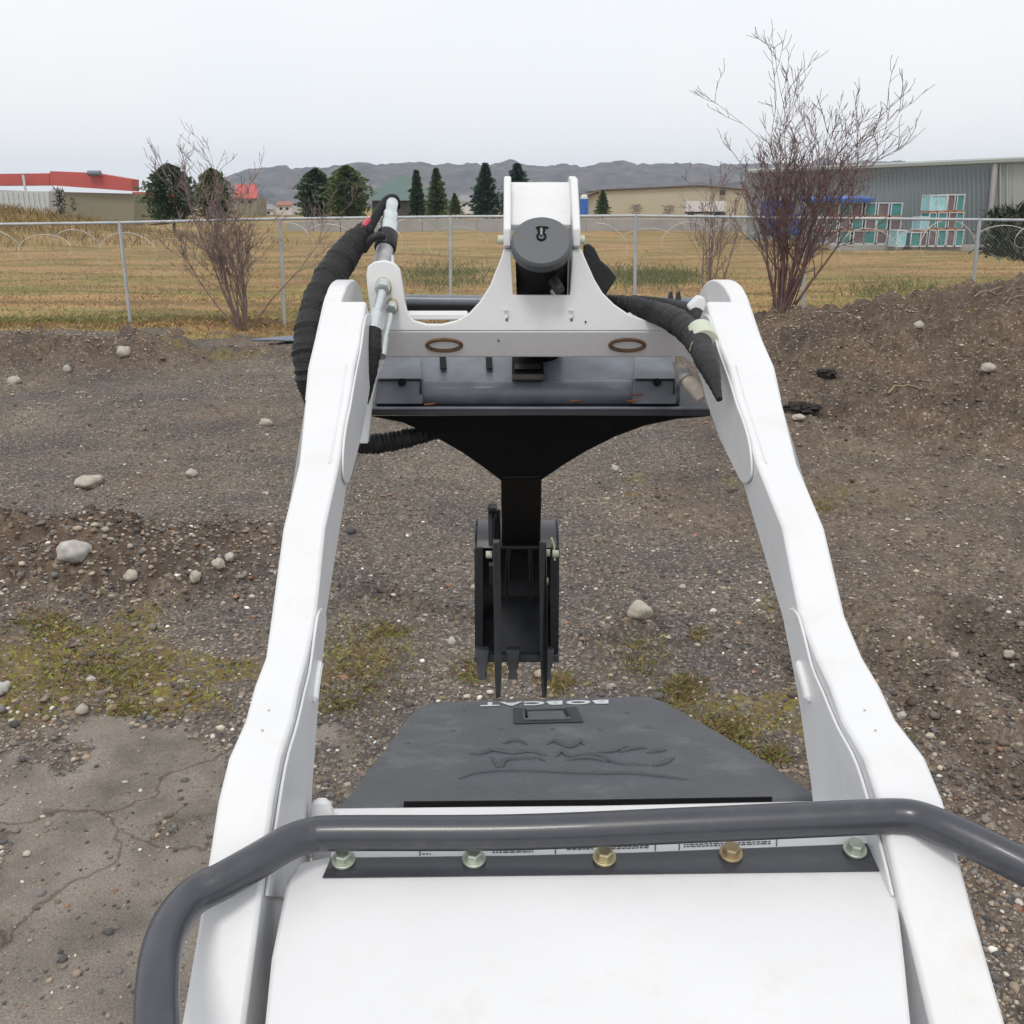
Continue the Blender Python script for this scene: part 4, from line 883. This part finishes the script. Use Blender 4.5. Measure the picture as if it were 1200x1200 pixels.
top_ = [Vector((p.x*.97+.002, p.y if p.y < 1.2 else p.y-.03, p.z-.05)) for p in P[1:14]]; n = len(low)
obj('engine_cover', MB().add(low+top_, [tuple(range(n)), tuple(range(2*n-1, n-1, -1))]+[(i, i+n, (i+1) % n+n, (i+1) % n) for i in range(n)]), M['hood_dark'], loader)
def on_hood(poly, m, nm, t=.004, up_=.001, par=None): return obj(nm, MB().prism([HD(a, b, up_) for a, b in poly], (0, 0, t)), m, par or hood, bevel=.001)
def stroke(pts, w, m, nm, up_=0, par=None):
    P = spline([HD(a, b, up_) for a, b in pts], 6); N = len(P)-1
    return obj(nm, MB().tube(P, [w*(.35+.65*math.sin(math.pi*min(1, max(0, i/N)))**.6) for i in range(N+1)], 8), m, par or hood)
rec = on_hood([(601, 831), (676, 830), (684, 847), (602, 849)], M['hood_dark'], 'grille_recess', .0015)
obj('frame', MB().tube([HD(a, b, .004) for a, b in ((614, 845), (614, 834), (662, 833), (668, 845), (614, 846))], .0022, 6), M['hood'], rec)
on_hood([(618, 836), (659, 835), (664, 843), (618, 844)], M['hood'], 'inner_panel', .004, .0, rec)
for x0, x1 in ((613, 616), (661, 666)): on_hood([(x0, 834), (x0+3, 834), (x1+3, 843), (x1, 843)], M['black'], 'slot', .002, .004, rec)
embs = [[(550, 883), (562, 884), (578, 880), (600, 883), (622, 881), (640, 886)], [(576, 888), (582, 896), (586, 900), (590, 893), (602, 890), (630, 889), (638, 892)],
        [(590, 872), (600, 869), (612, 870), (617, 873)], [(641, 873), (650, 869), (668, 876), (680, 869), (684, 873)], [(652, 887), (659, 881), (668, 887), (690, 885), (706, 888), (724, 895), (760, 897)],
        [(698, 882), (718, 881), (736, 874)], [(726, 882), (742, 878), (759, 877)], [(758, 883), (770, 881), (781, 879)], [(765, 898), (778, 895), (790, 888)],
        [(538, 913), (560, 906), (600, 903), (650, 905), (700, 907), (740, 907), (780, 911), (806, 914)], [(664, 891), (690, 889), (712, 893)]]
for e in embs: stroke(e, .0052, M['emboss'] if 'emboss' in M else M.setdefault('emboss', mat('embossed_plastic', (.062, .068, .077), .5, var=.1, bump=.2, bs=400)), 'embossed_line', .0)
M['letter'] = mat('white_lettering', (.58, .61, .63), .5, var=.05)
# raised word on the front lip, upright for someone in front of the machine
cu = bpy.data.curves.new('lettering', 'FONT'); cu.body = 'BOBCAT'; cu.size = 1; cu.extrude = .01; cu.offset = .028; cu.space_character = 1.12
to = bpy.data.objects.new('lettering', cu); sc.collection.objects.link(to); bpy.context.view_layer.update()
me = bpy.data.meshes.new_from_object(to.evaluated_get(bpy.context.evaluated_depsgraph_get())); bpy.data.objects.remove(to)
co = np.array([v.co[:] for v in me.vertices]); x0, x1 = co[:, 0].min(), co[:, 0].max(); y0, y1 = co[:, 1].min(), co[:, 1].max()
for v in me.vertices:
    u = (v.co.x-x0)/(x1-x0); w_ = (v.co.y-y0)/(y1-y0)
    px = 713-u*150; py = 821.5-u*-3.2+w_*4.2-0.3; v.co = HD(px, py, .0012+(v.co.z+.01)*.05)
link('lettering', me, M['letter'], hood, smooth=False)
for x, y in ((543, 833), (735, 836), (531, 857), (587, 855), (648, 855), (703, 856), (760, 853), (478, 871)): c = HD(x, y, .0); obj('dimple', MB().cyl(c, c+Vector((0, 0, .0012)), .004, 10), M['emboss'], hood)
obj('hood_gap', MB().prism([W(473, 940, 1.195), W(700, 938, 1.195), W(905, 934.5, 1.195), W(905, 941.5, 1.195), W(700, 945, 1.195), W(473, 948.5, 1.195)], (0, .002, 0)), M['black'], hood)
# white rear cross beam behind the grab bar, with its pivot bumps
bz = lambda x: float(np.interp(x, [370, 1000], [1.19, 1.19]))
body = obj('body_beam', MB().prism([W(366, 946.5, 1.17), W(700, 943, 1.17), W(985, 937, 1.17), W(1000, 938, 1.17), W(1010, 975, 1.1), W(360, 985, 1.1)], (0, .04, -.1)), M['white'], loader, bevel=.004)
for x, y, rx in ((377, 951, 14), (1007, 938, 19)):
    c = W(x, y, 1.13); obj('pivot_cap', MB().tube([c+Vector((0, -.0, -.05)), c, c+Vector((0, .003, .010)), c+Vector((0, .006, .014))], [rx/F*1.13, rx/F*1.13, rx/F*.85, rx/F*.4], 20), M['white'], body)
# grab bar
gbp = [W(188, 1290, .70), W(184, 1170, .76), W(194, 1100, .82), W(222, 1056, .87), W(262, 1033, .89), W(302, 1010, .91), W(338, 989, .935), W(366, 980, .948), W(400, 977.5, .95), W(600, 976.5, .95), W(800, 968.5, .95), W(1010, 959, .95), W(1048, 957.5, .95), W(1074, 960, .945), W(1104, 971, .93), W(1150, 992, .91), W(1200, 1017, .89), W(1275, 1056, .86)]
obj('grab_bar', MB().tube([p+Vector((0, 0, .0012)) for p in spline(gbp, 6)], .0168, 28), M['bar'], loader)
# console: white top, label strip, dark strip with bolts
con = [(383, 1003), (420, 997), (700, 991), (1036, 984), (1044, 990), (1047, 1010), (1060, 1120), (1078, 1300), (300, 1300), (318, 1120), (336, 1030), (350, 1010)]
CZc_ = lambda py: float(np.interp(py, [980, 1300], [.93, .62]))
_k0, _k1 = W(650, 990, .985), W(650, 1200, .80); _kn = (_k1-_k0).cross(Vector((1, 0, 0))).normalized(); _kn = _kn if _kn.z > 0 else -_kn
K = lambda px, py, u_=0: on_plane(px, py, _k0, _kn)+_kn*u_
cons = obj('console', MB().prism([K(a, b) for a, b in con], (0, 0, -.30)), M['white'], loader, bevel=.006)
lower = MB().box((.06, .55, .72), (.74, .7, .9)); obj('chassis', lower, M['white'], loader, bevel=.02)
yb = lambda x: float(np.interp(x, [380, 600, 740, 908, 1030], [1007, 1004.5, 1001, 994.5, 989.5]))      # boundary between label strip and dark strip
xs_ = [388, 600, 740, 908, 1036]; strip = obj('decal_strip', MB().prism([K(x, yb(x)-11.5, .001) for x in xs_]+[K(x, yb(x), .001) for x in xs_[::-1]], (0, 0, .0012)), M['decal'], cons)
obj('dark_strip', MB().prism([K(x, yb(x)+.5, .001) for x in xs_[:-1]]+[K(1029, yb(1029)+.5, .001), K(1040, 1015, .001), K(1036, 1022, .001), K(378, 1030, .001)], (0, 0, .0010)), M['bar'], cons)
def mark(x0, x1, y, h=.5): return obj('printed_line', MB().prism([K(x0, yb(x0)-y, .0024), K(x1, yb(x1)-y, .0024), K(x1, yb(x1)-y-h, .0024), K(x0, yb(x0)-y-h, .0024)], (0, 0, .0004)), M['ink'], strip)
for x in (491.5, 558, 650, 707, 767, 795, 909): obj('divider', MB().prism([K(x, yb(x)-.5, .0024), K(x+1.3, yb(x)-.5, .0024), K(x+1.6, yb(x)-9, .0024), K(x+.3, yb(x)-9, .0024)], (0, 0, .0004)), M['ink'], strip)
rn = random.Random(4)
for x0, x1, rows in ((495, 505, (2.2,)), (577, 625, (5.5, 3.2)), (664, 695, (6.5, 4.8)), (715, 760, (6.6, 4.4)), (801, 903, (6, 3.6))):
    for y in rows:
        x = x0
        while x < x1: w = rn.uniform(2, 7); mark(x, min(x+w, x1), y, .9); x += w+1.3
for x, y, m in ((403, 1012, 'boltz'), (555.5, 1010.5, 'boltz'), (708, 1009, 'brass'), (856, 1004, 'brassb'), (1001, 999.5, 'boltz')):
    if m not in M: M[m] = mat('tan_zinc', (.42, .33, .2), .45, metal=.5, var=.15, vs_=90)
    c = K(x, y, .0035); nn = Vector((0, -.25, 1)).normalized()
    b = obj('bolt', MB().cyl(c, c+nn*.0035, .0115, 24), M[m], cons, bevel=.0008); obj('hex_head', MB().tube([c+nn*.0035, c+nn*.010, c+nn*.0115], [.0082, .0082, .0066], 6), M[m], b)
# undercarriage tracks and chassis front
for s_ in (-1, 1):
    x = .06+s_*.36; cy0, cy1, rz = .35, 1.35, .19; loop = []
    for a in range(90, 271, 18): loop.append((cy0+rz*math.cos(R(a)), rz+.01+rz*math.sin(R(a))))
    for a in range(-90, 91, 18): loop.append((cy1+rz*math.cos(R(a)), rz+.01+rz*math.sin(R(a))))
    tk = obj('track', MB().prism([Vector((x-.1, y, z)) for y, z in loop], (.2, 0, 0)), M['rubber'], loader, bevel=.01)
    mb = MB()
    for i in range(len(loop)): y, z = loop[i]; mb.box((x, y, z), (.19, .03, .03))
    for k in range(12): mb.box((x, cy0+.09*k, 2*rz+.012), (.19, .03, .03))
    obj('tread', mb, M['rubber'], tk)
    for k in range(4): obj('roller', MB().cyl((x+s_*.105, .4+.3*k, .13), (x+s_*.12, .4+.3*k, .13), .09, 20), M['dark'], tk)

# ================================================================ backhoe attachment
bh = thing('backhoe_attachment', 'black digging arm attachment with narrow bucket hung from the loader', 'attachment', (.03, 2.3, 0))
A = lambda px, py, z_: W(px, py, z_)
fr = obj('mount_frame', MB().prism([A(441, 416, 2.26), A(790, 416, 2.26), A(796, 448, 2.16), A(442, 448, 2.16)], (0, .02, -.03)), M['steel'], bh, bevel=.003)
obj('roll_tube', MB().tube([A(442, 461, 2.17), A(795, 461, 2.17)], .030, 24), M['steel'], fr, bevel=.002)
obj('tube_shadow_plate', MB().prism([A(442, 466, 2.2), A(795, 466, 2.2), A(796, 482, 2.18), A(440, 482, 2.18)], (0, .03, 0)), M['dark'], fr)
for x0, x1 in ((441, 495), (742, 792)):
    k = 1 if x0 < 600 else -1
    obj('latch_block', MB().prism([A(x0+2, 414, 2.235), A(x1-3, 414, 2.235), A(x1, 444, 2.13), A(x0, 444, 2.13)], (0, .0, -.02)), M['steel'], fr, bevel=.002)
    obj('latch_face', MB().prism([A(x0, 445, 2.131), A(x1, 445, 2.131), A(x1+1, 474, 2.135), A(x0-2, 474, 2.135)], (0, .03, .0)), M['steel'], fr, bevel=.003)
    obj('latch_lip', MB().tube([A(x0+3, 445, 2.127), A(x1-2, 445, 2.127), A(x1-2, 462, 2.127)], .003, 6), M['dark'], fr)
    obj('pin_hole', MB().cyl(A((x0+x1)/2+3, 448, 2.132), A((x0+x1)/2+3, 448, 2.118), .009, 12), M['black'], fr)
for x in (519, 573): obj('slot', MB().prism([A(x-4, 417, 2.245), A(x+3.5, 417, 2.245), A(x+4.5, 433, 2.19), A(x-3, 433, 2.19)], (0, -.004, .003)), M['black'], fr)
op = obj('opening', MB().prism([A(600, 418, 2.235), A(636, 418, 2.235), A(638, 445, 2.15), A(600, 445, 2.15)], (0, -.003, .003)), M['black'], fr)
obj('opening_plate', MB().prism([A(603, 428, 2.20), A(633, 428, 2.20), A(634, 434, 2.18), A(603, 434, 2.18)], (0, -.008, .004)), M['dark'], op)
obj('opening_lip', MB().prism([A(600, 440, 2.16), A(637, 440, 2.16), A(638, 446, 2.14), A(600, 446, 2.14)], (0, -.008, .004)), mat('worn_brown_steel', (.07, .055, .045), .7, var=.3, vs_=40), op)
for x, y in ((668, 470), (735, 470), (497, 474), (741, 463)): c = A(x, y, 2.125 if y < 474 else 2.12); obj('rust_streak', MB().tube([c, c+Vector((.012, 0, .001)), c+Vector((.022, 0, .002))], .0022, 5), mat('rust', (.22, .08, .03), .9, var=.3) if 'rs' not in M else M['rs'], fr)
obj('top_bar', MB().tube([A(474, 353, 2.5), A(830, 357, 2.5)], .017, 16), M['steel'], bh)
obj('top_channel', MB().prism([A(470, 358, 2.46), A(828, 361, 2.46), A(828, 368, 2.46), A(470, 366, 2.46)], (0, .04, 0)), M['black'], bh)
for x in (786, 795): obj('lug', MB().prism([A(x-3, 356, 2.42), A(x-1, 343, 2.42), A(x+2, 341, 2.42), A(x+4, 356, 2.42)], (.0, .02, 0)), M['dark'], bh)
obj('shelf_edge', MB().prism([A(433, 479, 2.12), A(832, 479, 2.12), A(833, 488, 2.12), A(433, 487, 2.12)], (0, .22, .02)), M['dark'], bh, bevel=.002)
obj('front_lip', MB().tube([A(434, 478.5, 2.12), A(831, 478.5, 2.12)], .0035, 8), M['steel'], bh)
# boom: flared bracket plate then the stick
bp = [(434, 487), (470, 494), (505, 509), (540, 529), (566, 547), (587, 563), (635, 562), (660, 545), (688, 528), (722, 511), (757, 498), (795, 490), (832, 487)]
boom = obj('boom_bracket', MB().prism([A(a, b, 2.13+.0016*(b-487)) for a, b in bp], (0, .035, -.01)), M['black'], bh, bevel=.003)
stk = obj('stick', MB().add([A(587, 560, 2.24), A(635, 559, 2.24), A(633, 648, 2.86), A(588, 648, 2.86), A(587, 560, 2.24)+Vector((0, .12, .05)), A(635, 559, 2.24)+Vector((0, .12, .05)), A(633, 648, 2.86)+Vector((0, .12, .05)), A(588, 648, 2.86)+Vector((0, .12, .05))],
      [(0, 1, 2, 3), (4, 7, 6, 5), (0, 4, 5, 1), (1, 5, 6, 2), (2, 6, 7, 3), (3, 7, 4, 0)]), M['black'], bh, bevel=.004)
lk = obj('link_arm', MB().tube([A(577, 592, 2.9), A(577, 640, 2.9)], [.014, .011], 10), M['dark'], bh); obj('pin', MB().cyl(A(573, 596, 2.88), A(582, 596, 2.88), .016, 14), M['dark'], lk)
obj('link_arm', MB().tube([A(583, 598, 2.92), A(583, 640, 2.9)], .009, 8), M['black'], bh)
# bucket: curved shell, side plates
prf = [(642, 2.97), (630, 2.985), (618, 3.02), (610, 3.08), (612, 3.16), (640, 3.25), (690, 3.30), (730, 3.26), (760, 3.16), (776, 3.02)]
S = spline([A(605, y, z_) for y, z_ in prf], 4); xl, xr = A(557, 700, 3.05).x, A(654, 700, 3.05).x
mb = MB(); n = len(S); ctr = sum(S, Vector())/n
inn = [p+(ctr-p).normalized()*.012 for p in S]
V = [Vector((xl, p.y, p.z)) for p in S]+[Vector((xr, p.y, p.z)) for p in S]+[Vector((xl, p.y, p.z)) for p in inn]+[Vector((xr, p.y, p.z)) for p in inn]
Fc = []
for i in range(n-1): Fc += [(i, i+1, n+i+1, n+i), (2*n+i, 3*n+i, 3*n+i+1, 2*n+i+1)]
Fc += [(0, n, 3*n, 2*n), (n-1, 3*n-1, 4*n-1, 2*n-1)]
mb.add(V, Fc); bkt = obj('bucket', mb, M['bucket'] if 'bucket' in M else M.setdefault('bucket', mat('bucket_grey_steel', (.040, .043, .050), .42, var=.2, vs_=20, dirt=(.07, .065, .06), damt=.5, ds=12)), bh)
for x, s_ in ((xl, 1), (xr, -1)): obj('side_plate', MB().prism([Vector((x, p.y, p.z)) for p in S], (s_*.01, 0, 0)), M['black'], bkt, bevel=.002)
for x0, x1 in ((557, 566), (645, 654)):
    a = A(x0, 640, 2.96); b = A(x1, 772, 2.99); obj('side_cutter', MB().prism([A(x0, 642, 2.965), A(x1, 642, 2.965), A(x1, 775, 3.0), A(x0, 775, 3.0)], (0, .02, 0)), M['dark'], bkt, bevel=.002)
obj('cutting_lip', MB().prism([A(556, 768, 2.99), A(655, 768, 2.99), A(655, 776, 2.99), A(556, 776, 2.99)], (0, .03, 0)), M['bucket'], bkt, bevel=.002)
for x in (565, 601, 641): 
    obj('tooth', MB().prism([A(x-8, 762, 2.97), A(x+8, 762, 2.97), A(x+7, 778, 2.96), A(x+4, 790, 2.93), A(x+6, 797, 2.92), A(x-6, 797, 2.92), A(x-4, 790, 2.93), A(x-7, 778, 2.96)], (0, .03, 0)), M['bucket'], bkt, bevel=.003)
obj('inner_liner', MB().prism([A(586, 700, 3.2), A(632, 700, 3.2), A(634, 764, 3.08), A(584, 764, 3.08)], (0, -.004, .004)), M['bucket'], bkt)
# thumb tines
th = obj('thumb', MB().tube([A(583, 641.5, 2.74), A(637, 641.5, 2.74)], .006, 8), M['dark'], bh)
M['tine'] = mat('tine_grey', (.045, .050, .056), .45, var=.15, vs_=30)
for x, dx in ((581.5, 1), (636, .5)):
    obj('tine', MB().prism([A(x-4, 636, 2.72), A(x+4.5, 636, 2.72), A(x+5.5+dx, 780, 2.76), A(x+4+dx, 818, 2.88), A(x-1.5+dx, 818, 2.88), A(x-3+dx, 780, 2.76)], (0, .03, 0)), M['tine'], th, bevel=.002)
for x, x2 in ((596, 594), (621, 622)): obj('short_tine', MB().tube([A(x, 642, 2.75), A(x2, 672, 2.78), A(x2, 704, 2.84)], [.0055, .0055, .004], 8), M['dark'], th)
for x, y, c in ((573, 650, 'cream'), (641, 648, 'beige'), (651, 649, 'cream'), (639, 681, 'brassb')):
    obj('pin_end', MB().cyl(A(x-3.5, y, 2.93), A(x+3.5, y, 2.93), .011, 12), M[c], bkt)
obj('grease_line', MB().tube([A(646, 630, 2.95), A(649, 640, 2.94), A(650, 657, 2.94)], .0035, 6), M['brass'], bkt)
obj('bracket', MB().box(A(577, 672, 2.9), (.02, .03, .06)), M['dark'], bkt)
# hose loop under the frame at left
P, rr = corr([W(400, 512, 2.2), W(428, 520, 2.2), W(455, 518, 2.2), W(480, 513, 2.2), W(510, 506, 2.22), W(540, 505, 2.26)], [.02, .023, .022, .021, .018, .016], .07, 2.5, 12)
obj('hose_sleeve', MB().tube(P, rr, 14), M['sleeve'], bh)

# ---------------------------------------------------------------- winter haze over the far hills
hzmat = bpy.data.materials.new('thin_haze'); hzmat.use_nodes = True; n_ = hzmat.node_tree.nodes; n_.clear()
o_ = n_.new('ShaderNodeOutputMaterial'); pv = n_.new('ShaderNodeVolumePrincipled'); pv.inputs['Color'].default_value = (.66, .80, 1, 1); pv.inputs['Density'].default_value = .00022
pv.inputs['Anisotropy'].default_value = .2; hzmat.node_tree.links.new(pv.outputs[0], o_.inputs['Volume'])
hb_ = MB().box((0, 1085, 42), (4300, 2330, 100)); tag(obj('haze', hb_, hzmat, smooth=False), kind='stuff')
sc.cycles.volume_bounces = 0
